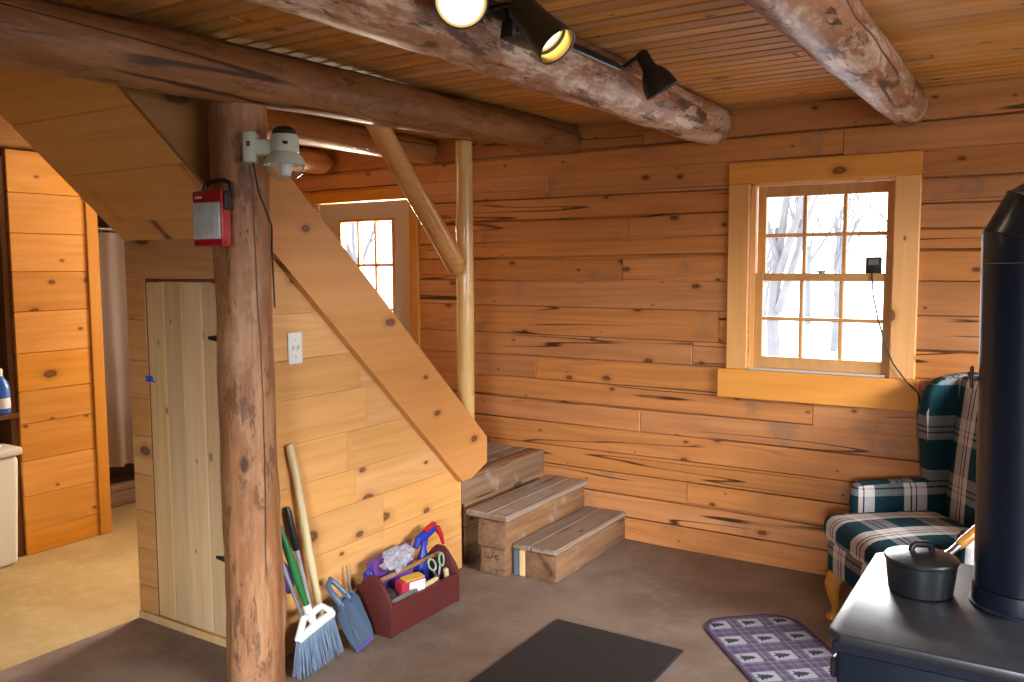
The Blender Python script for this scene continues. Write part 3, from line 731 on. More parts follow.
mb = MB(); mb.lathe([(.064, -.046), (.068, -.065), (.058, -.092), (.034, -.112), (.004, -.116)], 26, Matrix.Translation(L0), close_bot=False); mb.build('glass_globe', M['glass'], wl)
mb = MB(); mb.box((-.008, -.047, .0), (.004, -.044, .018), .001); mb.xf(Mx); mb.build('plate_screw', M['black'], wl)
mb = MB(); mb.tube([L0 + Vector((.03, -.035, .015)), L0 + Vector((.045, -.03, .012))], .006, 8); mb.build('screw', M['black'], wl)
mb = MB(); a = B0 + Vector((.012, -.005, -.055)); mb.tube([a, a + Vector((.012, .01, -.10)), a + Vector((.035, .045, -.22)), (-2.437, 2.20, 1.66), (-2.437, 2.205, 1.45)], .0035, 8)
tag(mb.build('lamp_cord', M['cord']), 'thin dark cord running down the post from the wall lamp', 'cord')

# ------------------------------------------------------------------ spotlights on the second beam
tl = thing('track_light', 'black spotlight track with three heads on the pale flaky beam, two lit', 'light', (-1.46, 2.4, 2.32))
mb = MB(); mb.box((-1.478, 1.75, 2.335), (-1.44, 3.02, 2.365), .005); mb.box((-1.474, 3.02, 2.338), (-1.445, 3.06, 2.362), .004); mb.tube([(-1.46, 3.05, 2.355), (-1.455, 3.10, 2.362), (-1.45, 3.16, 2.375)], .006, 8); mb.build('track', M['black'], tl)
mb = MB(); mb.box((-1.475, 2.24, 2.285), (-1.415, 2.42, 2.385), .008, seg=2)
for k in range(4): mb.box((-1.417, 2.26 + k * .04, 2.30), (-1.411, 2.285 + k * .04, 2.37), .002)
mb.build('power_box', M['black'], tl)
def head(tip, d, prof, matname, lit, lens_r, lens_z, nm_arm_from):
    d = Vector(d).normalized(); T = frame(tip, d)
    mb = MB(); n = 32
    mb.lathe(prof, n, T, close_top=False)
    # rim joins inner and outer skins
    r, z = prof[-1]; mb.lathe([(r, z), (r + .002, z + .003), (r - .002, z + .004), (r - .004, z)], n, T, close_top=False, close_bot=False)
    h = mb.build('spot_head', M[matname], tl)
    mb = MB(); mb.lathe([(max(.002, r - .004), z) for r, z in prof if z > prof[-1][1] - .09], n, T, close_top=False, close_bot=False); mb.build('reflector', M['brass' if lit else 'black'], h)
    mb = MB(); mb.lathe([(.002, lens_z - .02), (lens_r * .6, lens_z - .012), (lens_r * .9, lens_z - .004)], n, T, close_bot=False); mb.lathe([(lens_r * .9, lens_z - .004), (lens_r, lens_z)], n, T, close_bot=False, close_top=False, mi=1)
    b = mb.build('bulb', [M['lamp_hot'], M['lamp_warm']] if lit else [M['white']] * 2, h)
    mb = MB(); q = Vector(tip); mb.tube([nm_arm_from, (Vector(nm_arm_from) + q) / 2 + Vector((0, 0, .004)), q], .008, 10); mb.build('swivel_arm', M['black'], h)
    return h
bell = [(.018, -.012), (.026, 0), (.026, .045), (.029, .058), (.046, .08), (.061, .115), (.066, .152)]
can = [(.028, -.004), (.038, .004), (.041, .02), (.046, .10), (.057, .16), (.060, .19)]
Rt = Vector((.8438, .5366, .0056)); Dn = Vector((.0424, -.0765, -.9962)) ; Fw = Vector((-.5345, .8407, -.0876))
# head 1 looks back at the room, so its lamp face is seen
d1 = (-Fw + Rt * .10 + Dn * .22).normalized(); c1 = Vector((-1.35, 1.885, 2.290))
head(c1 - d1 * .20, d1, [(.03, -.004), (.046, .004), (.052, .02), (.056, .10), (.068, .16), (.070, .20)], 'olive', True, .066, .198, (-1.46, 1.84, 2.34))
d2 = (Rt * .6 + Dn * .8 - Fw * .34).normalized(); c2 = Vector((-1.22, 2.163, 2.213))
head(c2 - d2 * .19, d2, can, 'olive', True, .05, .15, (-1.44, 2.16, 2.35))
d3 = (Rt * .52 + Dn * .85 + Fw * .10).normalized(); c3 = Vector((-1.30, 3.113, 2.257))
head(c3 - d3 * .152, d3, bell, 'black', False, .045, .12, (-1.45, 3.10, 2.362))

# ------------------------------------------------------------------ thermometer on the window
th = thing('window_thermometer', 'small black thermometer display stuck on the upper window sash', 'thermometer', (-.772, YB + .045, 1.55))
mb = MB(); mb.box((-.808, YB + .022, 1.548), (-.735, YB + .046, 1.632), .006, seg=2); mb.build('casing', M['black'], th)
mb = MB(); mb.box((-.796, YB + .0205, 1.592), (-.748, YB + .0225, 1.622), .002); mb.build('display', M['greymetal'], th)
mb = MB(); mb.tube([(-.775, YB + .018, 1.556), (-.772, YB + .006, 1.545), (-.765, YB - .0, 1.45), (-.735, YB - .022, 1.33), (-.70, YB - .034, 1.22), (-.66, YB - .036, 1.12), (-.60, YB - .040, 1.04), (-.545, YB - .036, .985), (-.53, YB - .02, .90)], .004, 8)
tag(mb.build('sensor_cord', M['cord']), 'thin black cord hanging from the window thermometer over the casing', 'cord')

# ------------------------------------------------------------------ floor mats
mb = MB(); mb.box((-1.85, 2.38, .0), (-1.248, 3.278, .010), .003)
tag(mb.build('rubber_mat', M['rubber']), 'black rubber mat lying flat in the middle of the floor', 'mat')

def rug():
    mb = MB(); L, W, rr = .80, .445, .13; n = 10; pts = []
    for cx, cy, a0 in ((rr, W / 2 - rr, 90), (rr, -W / 2 + rr, 180), (L - rr, -W / 2 + rr, 270), (L - rr, W / 2 - rr, 0)):
        for i in range(n + 1):
            a = R(a0 + 90 * i / n); pts.append((cx + rr * math.cos(a), cy + rr * math.sin(a)))
    mb.prism([(x, y, .0) for x, y in pts], (0, 0, .006), 0)
    inner = [(.5 * L + (x - .5 * L) * .965, y * .94) for x, y in pts]
    m = len(pts)
    for i in range(m):
        j = (i + 1) % m; mb.prism([(*pts[i], .0), (*pts[j], .0), (*inner[j], .0), (*inner[i], .0)], (0, 0, .008), 1)
    def inside(x, y):
        ax, ay = max(0, abs(x - L / 2) - (L / 2 - rr)), max(0, abs(y) - (W / 2 - rr)); return math.hypot(ax, ay) < rr - .012
    def quad(x0, y0, x1, y1, z, mi):
        P = [(x0, y0), (x1, y0), (x1, y1), (x0, y1)]
        if not all(inside(*p) for p in P):
            # pull the corners that fall off the rounded end back inside
            Q = []
            for (x, y) in P:
                k = 0
                while not inside(x, y) and k < 60: x += (L / 2 - x) * .02; y += (0 - y) * .02; k += 1
                Q.append((x, y))
            P = Q
        mb.face([(x, y, z) for x, y in P], mi)
    px, py = .163, .148
    for r in range(5):
        for c in range(3):
            cx = .075 + r * px; cy = (c - 1) * py
            quad(cx - .040, cy - .048, cx + .040, cy + .048, .0066, 2)
            if not inside(cx - .03, cy + (.03 if cy > 0 else -.03)) : pass
            # fir tree lying with its tip towards +y
            sgn = 1
            for k in range(3):
                yb = cy + sgn * (-.034 + .0) * -1 * -1; 
                b0 = cy - sgn * .030 + sgn * .017 * k; hw = .030 - .006 * k
                tri = [(cx - hw, b0), (cx + hw, b0), (cx, b0 + sgn * .028)]
                mb.face([(x, y, .0072 + .0001 * k) for x, y in tri], 3)
            tr = [(cx - .004, cy - sgn * .042), (cx + .004, cy - sgn * .042), (cx + .004, cy - sgn * .029), (cx - .004, cy - sgn * .029)]
            mb.face([(x, y, .0072) for x, y in tr], 3)
    # plaid ground
    t = NT('rug_plaid'); P = t.n('ShaderNodeSeparateXYZ'); t.t.links.new(t.obj(), P.inputs[0])
    A, Bc, Cc, D = (.10, .075, .14), (.16, .155, .21), (.15, .06, .14), (.24, .23, .28)
    st = [(0, A), (.18, Bc), (.30, Cc), (.36, Bc), (.55, A), (.72, D), (.78, A), (.9, Bc)]
    u = t.ramp(t.math('FRACT', t.math('MULTIPLY', P.outputs[0], 1 / px)), st, 'CONSTANT'); v = t.ramp(t.math('FRACT', t.math('ADD', .3, t.math('MULTIPLY', P.outputs[1], 1 / py))), st, 'CONSTANT')
    nz = t.noise(t.obj(), 220, 2)
    m0 = t.bsdf(t.mix(t.math('ADD', .5, t.math('SUBTRACT', nz, .5), clamp=True), u, v), .95, bump=nz, bstr=.3, spec=.1)
    o = mb.build('tree_pattern_rug', [m0, plain('rug_binding', (.06, .03, .08), .9), plain('rug_cream', (.36, .36, .41), .95, 0, .1, 80, .1), plain('rug_tree', (.025, .028, .04), .95)], None, True, smooth=False)
    a = math.atan2(-.755, .655)
    o.location = (-1.15, 3.755, 0); o.rotation_euler = (0, 0, a)
    tag(o, 'purple plaid rug with rounded corners and rows of fir trees, by the stove', 'rug')
rug()

# ------------------------------------------------------------------ cleaning tools against the side wall
br = thing('broom', 'angled broom with a green handle and white head on the floor beside the post', 'broom', (-2.45, 2.38, 0))
sock = Vector((-2.475, 2.365, .235)); gt = Vector((-2.555, 2.295, .60))
mb = MB(); d = gt - sock; mb.tube([sock + d * .0, sock + d * .3, sock + d * .62, sock + d * .80, sock + d * .92, gt], [.011, .0165, .017, .015, .010, .008], 14); mb.build('handle', M['green'], br)
mb = MB(); A_, B_ = Vector((-2.44, 2.275, .150)), Vector((-2.452, 2.475, .185)); mid = (A_ + B_) / 2
mb.tube([sock + d * .06, sock - d * .10], [.016, .020], 14)
for e in (A_, B_):
    mb.tube([sock - d * .06, sock.lerp(e, .5) + Vector((.004, 0, .028)), e.lerp(sock, .12) + Vector((.004, 0, .014)), e], [.016, .014, .014, .015], 10)
mb.tube([A_, A_.lerp(B_, .3) + Vector((0, 0, .006)), A_.lerp(B_, .7) + Vector((0, 0, .006)), B_], [.016, .019, .019, .016], 12); mb.tube([sock - d * .05, mid], [.014, .016], 10)
mb.build('broom_head', M['white'], br)
mb = MB(); rnd = random.Random(5)
FL0, FL1 = Vector((-2.43, 2.258, .006)), Vector((-2.452, 2.510, .02))
for i in range(230):
    u = rnd.random(); off = rnd.uniform(-.016, .016)
    a = A_.lerp(B_, u) + Vector((off * .6, 0, -.006)); b = FL0.lerp(FL1, u + rnd.uniform(-.03, .03)) + Vector((off * 1.9, 0, 0)); b.z = max(.003, b.z)
    mb.tube([a, a.lerp(b, .5) + Vector((rnd.uniform(-.003, .003), rnd.uniform(-.004, .004), 0)), b], [.0022, .0024, .0016], 4)
mb.prism([A_ + Vector((-.008, 0, 0)), B_ + Vector((-.008, 0, 0)), FL1.lerp(B_, .12) + Vector((-.01, 0, 0)), FL0.lerp(A_, .12) + Vector((-.01, 0, 0))], (.017, 0, 0))
mb.build('bristles', M['bristle'], br)

mp = thing('mop_stick', 'white shafted mop with a black grip behind the green broom', 'mop', (-2.5, 2.42, 0))
p0, p1 = Vector((-2.545, 2.488, .02)), Vector((-2.602, 2.384, .63)); dd = p1 - p0
mb = MB(); mb.tube([p0, p0 + dd * .71], .011, 12); mb.build('shaft', M['greywhite'], mp)
mb = MB(); mb.tube([p0 + dd * .70, p0 + dd * .73, p0 + dd * .97, p1], [.013, .0175, .0165, .010], 14); mb.build('grip', M['black'], mp)
mb = MB(); mb.box((-2.60, 2.46, .0), (-2.52, 2.50, .035), .012, seg=2); mb.build('mop_head', M['bluegrey'], mp)
ws = thing('wooden_pole', 'long pale wooden pole leaning on the side wall', 'pole', (-2.56, 2.45, 0))
mb = MB(); mb.tube([(-2.535, 2.52, .004), (-2.555, 2.50, .2), (-2.59, 2.43, .75), (-2.60, 2.408, .872), (-2.601, 2.406, .885)], [.0165, .0165, .0165, .0175, .012], 14); mb.build('stick', M['stick'], ws)
gp = thing('grey_pole', 'thin grey metal pole with a purple wrapped top beside the post', 'pole', (-2.5, 2.3, 0))
mb = MB(); mb.tube([(-2.515, 2.455, .004), (-2.525, 2.375, .21), (-2.535, 2.285, .45)], .0085, 10); mb.build('shaft', M['greywhite'], gp)
mb = MB(); mb.tube([(-2.55, 2.342, .30), (-2.55, 2.335, .33), (-2.55, 2.32, .38), (-2.55, 2.305, .42), (-2.55, 2.30, .44)], [.012, .024, .026, .020, .008], 12); mb.build('wrapped_top', M['purple'], gp)

dp = thing('dustpan', 'blue-grey dustpan standing on its edge between broom and toolbox', 'dustpan', (-2.43, 2.6, 0))
# pan frame: u across, w up the pan
O = Vector((-2.412, 2.622, .004)); W = Vector((-2.512, 2.612, .150)) - O; U = Vector((-2.375, 2.70, .006)) - Vector((-2.43, 2.575, .0))
U = Vector((-.03, .127, .0)).normalized(); Wn = (W - U * W.dot(U)).normalized(); Nn = U.cross(Wn).normalized()
if Nn.x < 0: Nn = -Nn
Mp = Matrix.Translation(O) @ Matrix((U, Wn, Nn)).transposed().to_4x4()
mb = MB(); out = [(-.068, 0), (.068, 0), (.078, .06), (.072, .18), (.05, .225), (-.05, .225), (-.072, .18), (-.078, .06)]
mb.prism([(a, b, 0) for a, b in out], (0, 0, .003))
for i in range(1, len(out)):
    a, b = out[i], out[(i + 1) % len(out)]
    h0 = .012 + .22 * min(a[1], .2) * .9; h1 = .012 + .22 * min(b[1], .2) * .9
    ca = (a[0] * .94, a[1] * .97); cb = (b[0] * .94, b[1] * .97)
    vs = [mb.bm.verts.new(q) for q in ((*a, 0), (*b, 0), (*b, h1), (*a, h0), (*ca, .003), (*cb, .003), (*cb, h1), (*ca, h0))]
    for q in ((0, 1, 2, 3), (5, 4, 7, 6), (3, 2, 6, 7), (0, 3, 7, 4), (1, 5, 6, 2)): mb.bm.faces.new([vs[k] for k in q])
mb.box((-.022, .03, .003), (.022, .20, .007), .003); mb.xf(Mp); mb.build('pan', M['bluegrey'], dp)
mb = MB(); mb.tube([(-.050, .19, .04), (-.058, .25, .035), (-.05, .295, .03), (-.012, .312, .03), (0, .29, .03), (.022, .20, .04)], [.012, .013, .013, .012, .010, .012], 10); mb.tube([(-.012, .31, .03), (.012, .25, .035)], .011, 10); mb.xf(Mp); mb.build('handle', M['bluegrey'], dp)
mb = MB(); mb.box((-.070, -.003, 0), (.070, .014, .005), .001); mb.xf(Mp); h = mb.build('lip', M['violet'], dp); h['label'] = 'violet front lip'

# wooden tote box and its contents
tb = thing('tool_tote', 'dark red wooden tool tote standing on the floor against the side wall', 'toolbox', (-2.47, 2.985, 0))
bx0, bx1, by0, by1 = -2.575, -2.362, 2.735, 3.235
for y in (by0, by1 - .018):
    mb = MB(); pl = [(bx0, 0), (bx1, 0), (bx1, .148), (bx1 - .018, .185), (-2.425, .238), (-2.448, .258), (-2.489, .258), (-2.512, .238), (bx0 + .018, .185), (bx0, .148)]
    mb.prism([(a, y, z) for a, z in pl], (0, .018, 0), bev=.002); mb.build('end_panel', M['maroon'], tb)
for x in (bx0, bx1 - .016):
    mb = MB(); mb.box((x, by0 + .0185, .004), (x + .016, by1 - .0185, .142), .002); mb.build('side_panel', M['maroon'], tb)
mb = MB(); mb.box((bx0 + .017, by0 + .019, .004), (bx1 - .017, by1 - .019, .02)); mb.build('bottom_panel', M['maroon'], tb)
mb = MB(); mb.tube([(-2.468, by0 + .016, .222), (-2.468, by1 - .016, .222)], .0115, 14); h = mb.build('handle_rod', M['oldtimber'], tb); h['label'] = 'bare wooden handle rod'
g = 'things in the red tool tote'
# purple carton
o = thing('snack_carton', 'long purple and crimson carton at the back of the red tool tote', 'carton', (-2.535, 2.95, .02), group=g)
rot = Matrix.Rotation(R(-6), 3, 'X')
mb = MB(); mb.box((-2.553, 2.80, .15), (-2.508, 3.065, .30), .002, Matrix.Rotation(R(4), 3, 'X')); mb.build('box', M['purple'], o)
mb = MB(); mb.box((-2.5085, 2.825, .25), (-2.5055, 3.045, .285), 0, Matrix.Rotation(R(4), 3, 'X')); mb.build('printed_band', M['crimson'], o)
mb = MB(); mb.box((-2.552, 2.83, .021), (-2.509, 3.03, .149), .002); mb.build('lower_box', M['purple'], o)
def blob(name, c, r, mat, label, cat, seed, squash=(1, 1, 1), amp=.35, grp=g, freq=2.2):
    mb = MB(); bmesh.ops.create_icosphere(mb.bm, subdivisions=4, radius=1)
    for v in mb.bm.verts:
        q = v.co * freq + Vector((seed, 0, 0)); k = 1 + amp * (noise.noise(q) + .5 * abs(noise.noise(q * 2.3)))
        v.co = Vector((v.co.x * squash[0], v.co.y * squash[1], v.co.z * squash[2])) * r * k + Vector(c)
    return tag(mb.build(name, mat, ang=40), label, cat, grp)
blob('plastic_bag', (-2.470, 2.915, .285), .066, M['bag'], 'crumpled clear plastic bag lying over the tote handle', 'bag', 4, (.55, 1.35, .72), .5)
sp = thing('spray_bottle', 'blue trigger spray bottle with a red nozzle at the right end of the tote', 'bottle', (-2.52, 3.16, .02), group=g)
mb = MB(); mb.lathe([(.034, .0), (.036, .01), (.036, .14), (.028, .19), (.016, .225), (.014, .25)], 20, frame((-2.525, 3.14, .022), (.02, .10, 1)) @ Matrix.Diagonal((.9, 1, 1, 1))); mb.build('bottle_body', M['blue'], sp)
mb = MB(); mb.lathe([(.018, 0), (.018, .03), (.012, .04)], 14, frame((-2.52, 3.165, .268), (.02, .12, 1))); 
mb.box((-2.54, 3.13, .30), (-2.50, 3.25, .335), .01, Matrix.Rotation(R(18), 3, 'X'), seg=2); mb.tube([(-2.52, 3.10, .27), (-2.52, 3.125, .305), (-2.52, 3.16, .318)], [.014, .02, .018], 10); mb.build('trigger_head', M['blue'], sp)
mb = MB(); mb.tube([(-2.52, 3.235, .335), (-2.512, 3.262, .325), (-2.50, 3.275, .29), (-2.49, 3.28, .245)], [.016, .017, .012, .008], 10); mb.box((-2.536, 3.17, .335), (-2.504, 3.255, .352), .006, Matrix.Rotation(R(14), 3, 'X')); h = mb.build('nozzle', M['red'], sp); h['label'] = 'red nozzle and trigger'
o = thing('paper_carton', 'small red carton with a white face and yellow top in the front of the tote', 'carton', (-2.42, 2.94, .02), group=g)
rz = Matrix.Rotation(R(-14), 3, 'Z') @ Matrix.Rotation(R(8), 3, 'Y')
pv = (-2.42, 2.93, .10)
mb = MB(); mb.box((-2.445, 2.862, .05), (-2.395, 2.99, .202), .002, rz, piv=pv); mb.build('box', M['crimson'], o)
mb = MB(); mb.box((-2.395, 2.905, .06), (-2.392, 2.992, .196), 0, rz, piv=pv); mb.build('white_face', M['paper'], o)
mb = MB(); mb.box((-2.444, 2.885, .202), (-2.396, 2.99, .208), 0, rz, piv=pv); mb.build('top_flap', M['yellow'], o)
o = thing('grey_file_tool', 'grey metal tool lying along the front edge of the tote', 'tool', (-2.40, 2.9, .12), group=g)
mb = MB(); mb.box((-2.398, 2.765, .122), (-2.381, 2.99, .158), .004, Matrix.Rotation(R(2), 3, 'X')); mb.build('blade', M['greymetal'], o)
mb = MB(); mb.tube([(-2.389, 2.985, .142), (-2.389, 3.0, .145), (-2.389, 3.09, .15), (-2.389, 3.10, .15)], [.008, .012, .012, .006], 10); mb.build('grip', M['stick'], o)
o = thing('scissors', 'scissors with pale green loop handles standing in the right of the tote', 'scissors', (-2.42, 3.14, .1), group=g)
mb = MB()
for c, tl_ in (((-2.425, 3.105, .205), 25), ((-2.415, 3.165, .215), -20)): mb.torus(c, .022, .005, 22, 8, (Matrix.Rotation(R(tl_), 3, 'X') @ Matrix.Rotation(R(75), 3, 'Y')) @ Matrix.Diagonal((1.3, .9, 1)))
mb.build('loop_handles', M['palegreen'], o)
mb = MB(); mb.tube([(-2.425, 3.11, .18), (-2.42, 3.135, .12), (-2.415, 3.15, .03)], [.006, .008, .003], 8); mb.tube([(-2.415, 3.155, .188), (-2.418, 3.14, .12), (-2.42, 3.13, .03)], [.006, .008, .003], 8); mb.build('blades', M['steel'], o)
o = thing('wooden_tool', 'short wooden tool handle in the right front corner of the tote', 'tool', (-2.4, 3.1, .1), group=g)
mb = MB(); mb.tube([(-2.405, 3.20, .03), (-2.40, 3.185, .13), (-2.40, 3.178, .165), (-2.40, 3.176, .17)], [.010, .012, .013, .008], 12); mb.build('grip', M['stick'], o)
blob('dark_cloth', (-2.43, 2.80, .135), .048, M['rubber'], 'dark crumpled cloth in the left front of the tote', 'cloth', 9, (.75, .7, .95), .4)
blob('blue_cloth', (-2.525, 2.776, .215), .034, M['blue'], 'dark blue cloth bulging over the back left of the tote', 'cloth', 14, (.7, .65, 1.3), .35)
o = thing('scraper', 'thin grey scraper leaning on the wall behind the left end of the tote', 'tool', (-2.59, 2.71, 0))
mb = MB(); mb.tube([(-2.545, 2.722, .003), (-2.574, 2.716, .16), (-2.594, 2.712, .29)], [.006, .007, .004], 8); mb.build('rod', M['greymetal'], o)

# ------------------------------------------------------------------ wing chair
th_ = math.atan2(.62, .78)
ch = thing('wing_chair', 'green and white plaid wing armchair with honey wooden legs behind the stove', 'armchair', (-.662, 3.742, 0), th_)
def cbuild(mb, name, mat, sub=0, ang=50):
    o = mb.build(name, mat, ch, True, ang=ang)
    if sub:
        md = o.modifiers.new('soft', 'SUBSURF'); md.levels = sub; md.render_levels = sub
    return o
def cushion(lo, hi, bulge=(0, 0, 0), bev=.03, seg=3):
    mb = MB(); mb.box(lo, hi, bev, seg=seg)
    bmesh.ops.subdivide_edges(mb.bm, edges=[e for e in mb.bm.edges if e.calc_length() > .1], cuts=5, use_grid_fill=True)
    c = (Vector(lo) + Vector(hi)) / 2; h = (Vector(hi) - Vector(lo)) / 2
    for v in mb.bm.verts:
        d = Vector(((v.co[i] - c[i]) / h[i] for i in range(3)))
        for i in range(3):
            j, k = [q for q in range(3) if q != i]
            v.co[i] += bulge[i] * d[i] * (1 - d[j] ** 2) * (1 - d[k] ** 2)
    return mb
mb = cushion((.0, -.372, .215), (.60, .285, .365), (.006, .0, .0), .02); cbuild(mb, 'seat_base', M['teal'])
mb = cushion((-.03, -.362, .368), (.50, .275, .485), (.03, .0, .022), .035, 3); cbuild(mb, 'seat_cushion', M['teal'])
for s in (1, -1):
    y0, y1 = (.278, .362) if s > 0 else (-.45, -.366)
    mb = cushion((.135 if s > 0 else .17, y0, .24), (.66, y1, .605), (.008, .008, .012), .034, 4); cbuild(mb, 'arm', M['teal'])
    mb = MB(); pl = [(a + .085, z) for a, z in [(.40, .58), (.392, .70), (.380, .82), (.372, .92), (.378, .985), (.40, 1.04), (.44, 1.075), (.50, 1.092), (.58, 1.098), (.645, 1.10), (.668, 1.08), (.655, .85), (.635, .58)]]
    w0 = .285 if s > 0 else -.443
    mb.prism([(a, w0, z) for a, z in pl], (0, .07, 0)); 
    es = [e for e in mb.bm.edges if abs(e.verts[0].co.y - e.verts[1].co.y) < 1e-4]
    bmesh.ops.bevel(mb.bm, geom=es, offset=.022, segments=4, affect='EDGES', profile=.5); cbuild(mb, 'wing', M['teal'])
mb = cushion((.54, -.372, .36), (.66, .284, 1.10), (.025, 0, .01), .035, 3)
for v in mb.bm.verts: v.co.x += (v.co.z - .40) * .09
cbuild(mb, 'backrest', M['teal'])
for s in (1, -1):
    mb = MB(); y = .245 if s > 0 else -.335
    mb.tube([(.045, y, .225), (.028, y, .20), (.012, y, .165), (.018, y, .11), (.032, y, .06), (.026, y, .028), (.012, y, .014), (.010, y, .002)], [.036, .038, .034, .023, .016, .016, .024, .022], 16); cbuild(mb, 'leg', M['chairwood'])
    mb = MB(); mb.tube([(.56, y, .225), (.585, y, .12), (.625, y, .002)], [.024, .021, .017], 12); cbuild(mb, 'leg', M['chairwood'])

# ------------------------------------------------------------------ wood stove
st = thing('wood_stove', 'blue-black iron wood stove with a flat top in the right corner', 'stove', (-.045, 2.27, 0))
ZT = .78; sx0, sx1, sy0, sy1 = -.41, .31, 1.945, 2.60
mb = MB(); mb.prism([(sx0 + .03, sy0 + .0, ZT - .022), (sx1 - .03, sy0 + .0, ZT - .022), (sx1, sy0 + .03, ZT - .022), (sx1, sy1 - .03, ZT - .022), (sx1 - .03, sy1, ZT - .022), (sx0 + .03, sy1, ZT - .022), (sx0, sy1 - .03, ZT - .022), (sx0, sy0 + .03, ZT - .022)][:], (0, 0, .022), bev=.006)
mb.build('top_plate', M['stovetop'], st)
mb = MB(); mb.box((sx0 + .02, sy0 + .025, .16), (sx1 - .02, sy1 - .02, ZT - .0225), .012, seg=2); mb.box((sx0 + .012, sy0 + .016, ZT - .05), (sx1 - .012, sy1 - .012, ZT - .0224), .004); mb.build('firebox', M['stove'], st)
mb = MB(); mb.box((sx0 + .10, sy0 + .004, .27), (sx1 - .10, sy0 + .024, .66), .01, seg=2); dd_ = mb.build('fire_door', M['stove'], st)
mb = MB(); mb.tube([(sx1 - .13, sy0 + .005, .47), (sx1 - .13, sy0 - .04, .47), (sx1 - .13, sy0 - .045, .40)], .009, 10); mb.build('handle', M['steel'], dd_)
for z in (.36, .58):
    mb = MB(); mb.tube([(sx0 + .085, sy0 + .008, z - .03), (sx0 + .085, sy0 + .008, z + .03)], .011, 12); mb.build('hinge', M['black'], dd_)
for z in (.30, .42, .54, .66):
    mb = MB(); mb.box((sx0 + .006, sy0 + .03, z), (sx0 + .022, sy0 + .06, z + .05), .006); mb.build('side_bracket', M['black'], st)
for x in (sx0 + .07, sx1 - .07):
    for y in (sy0 + .08, sy1 - .08):
        mb = MB(); mb.tube([(x, y, .165), (x, y, .08), (x, y, .0)], [.03, .022, .03], 12); mb.build('leg', M['stove'], st)
PX, PY = -.043, 2.335
mb = MB(); mb.lathe([(.113, 0), (.113, .006), (.109, .010), (.108, .045), (.106, .05)], 40, Matrix.Translation((PX, PY, ZT + .0003))); mb.build('flue_collar', M['stove'], st)
# pipe with a gored elbow turning towards the right
pp = thing('stove_pipe', 'blue-black stove pipe rising from the stove to an elbow', 'pipe', (PX, PY, ZT + .05))
zt = 1.645; r = .104
mb = MB(); mb.lathe([(r, ZT + .053), (r, zt - .0455)], 44, Matrix.Translation((PX, PY, 0)), close_bot=False, close_top=False); mb.build('straight_pipe', M['pipe'], pp)
hd = Vector((.93, .36, 0)).normalized(); n = 44; sd = Vector((0, 0, 1)).cross(hd)
def edir(a): return hd * math.sin(R(a)) + Vector((0, 0, math.cos(R(a))))
angs = [0, 29, 59, 90]; Ls = [.052, .052]
pts = [Vector((PX, PY, zt))]
for k, L in enumerate(Ls): pts.append(pts[-1] + edir(angs[k + 1]) * L)
mb = MB(); nrms = []
rings = [[mb.bm.verts.new(Vector((PX, PY, zt - .045)) + (edir(0).cross(sd) * math.cos(2 * math.pi * i / n) + sd * math.sin(2 * math.pi * i / n)) * r) for i in range(n)]]
for k, p in enumerate(pts):
    nm = (edir(angs[k]) + edir(angs[k + 1])).normalized(); nrms.append(nm)
    up_ = nm.cross(sd); st_ = 1 / math.cos(R((angs[k + 1] - angs[k]) / 2))
    rings.append([mb.bm.verts.new(p + (up_ * math.cos(2 * math.pi * i / n) * st_ + sd * math.sin(2 * math.pi * i / n)) * r) for i in range(n)])
for A_1, B_1 in zip(rings, rings[1:]):
    for i in range(n): mb.bm.faces.new((A_1[i], A_1[(i + 1) % n], B_1[(i + 1) % n], B_1[i]))
mb.build('elbow', M['pipe'], pp, ang=25)
for p, nm in zip(pts, nrms):
    mb = MB(); mb.torus(p, r + .003, .003, 44, 6, axes(nm)); mb.build('seam_ring', M['black'], pp)
mb = MB(); last = rings and pts[-1]; nm = nrms[-1]; up_ = nm.cross(sd); st_ = 1 / math.cos(R(15.5)); dd2 = edir(90)
A_1 = [mb.bm.verts.new(last + (up_ * math.cos(2 * math.pi * i / n) * st_ + sd * math.sin(2 * math.pi * i / n)) * r) for i in range(n)]
B_1 = [mb.bm.verts.new(v.co + dd2 * (1.0 - (v.co - last).dot(dd2))) for v in A_1]
for i in range(n): mb.bm.faces.new((A_1[i], A_1[(i + 1) % n], B_1[(i + 1) % n], B_1[i]))
mb.build('upper_pipe', M['pipe'], pp)
mb = MB(); mb.tube([(PX - r + .004, PY, 1.325), (PX - r - .014, PY, 1.325), (PX - r - .018, PY, 1.34)], [.006, .006, .008], 10); mb.box((PX - r - .018, PY - .008, 1.30), (PX - r - .010, PY + .008, 1.355), .003); mb.build('damper_handle', M['black'], pp)
pp.rotation_euler = (0, R(-.9), 0)      # the pipe leans a little

# saucepan
pc = Vector((-.262, 2.315, ZT + .001))
pt = thing('saucepan', 'dark lidded saucepan with a wooden handle on the stove top', 'saucepan', pc)
SP = Matrix.Translation(pc) @ Matrix.Diagonal((.86, .86, .84, 1))
mb = MB(); mb.lathe([(.080, 0), (.086, .004), (.092, .05), (.0955, .092), (.099, .096), (.099, .099)], 44, SP); mb.build('pan_body', M['iron'], pt)
mb = MB(); mb.lathe([(.0995, .0995), (.101, .101), (.098, .106), (.080, .113), (.045, .122), (.015, .125), (.004, .1255)], 44, SP); lid = mb.build('lid', M['iron'], pt)
mb = MB(); k0 = pc + Vector((0, 0, .103)); kd = Vector((.9, .44, 0)).normalized()
mb.tube([k0 - kd * .024, k0 - kd * .023 + Vector((0, 0, .010)), k0 - kd * .015 + Vector((0, 0, .017)), k0 + kd * .015 + Vector((0, 0, .017)), k0 + kd * .023 + Vector((0, 0, .010)), k0 + kd * .024], [.008, .008, .009, .009, .008, .008], 12); mb.build('lid_handle', M['black'], lid)
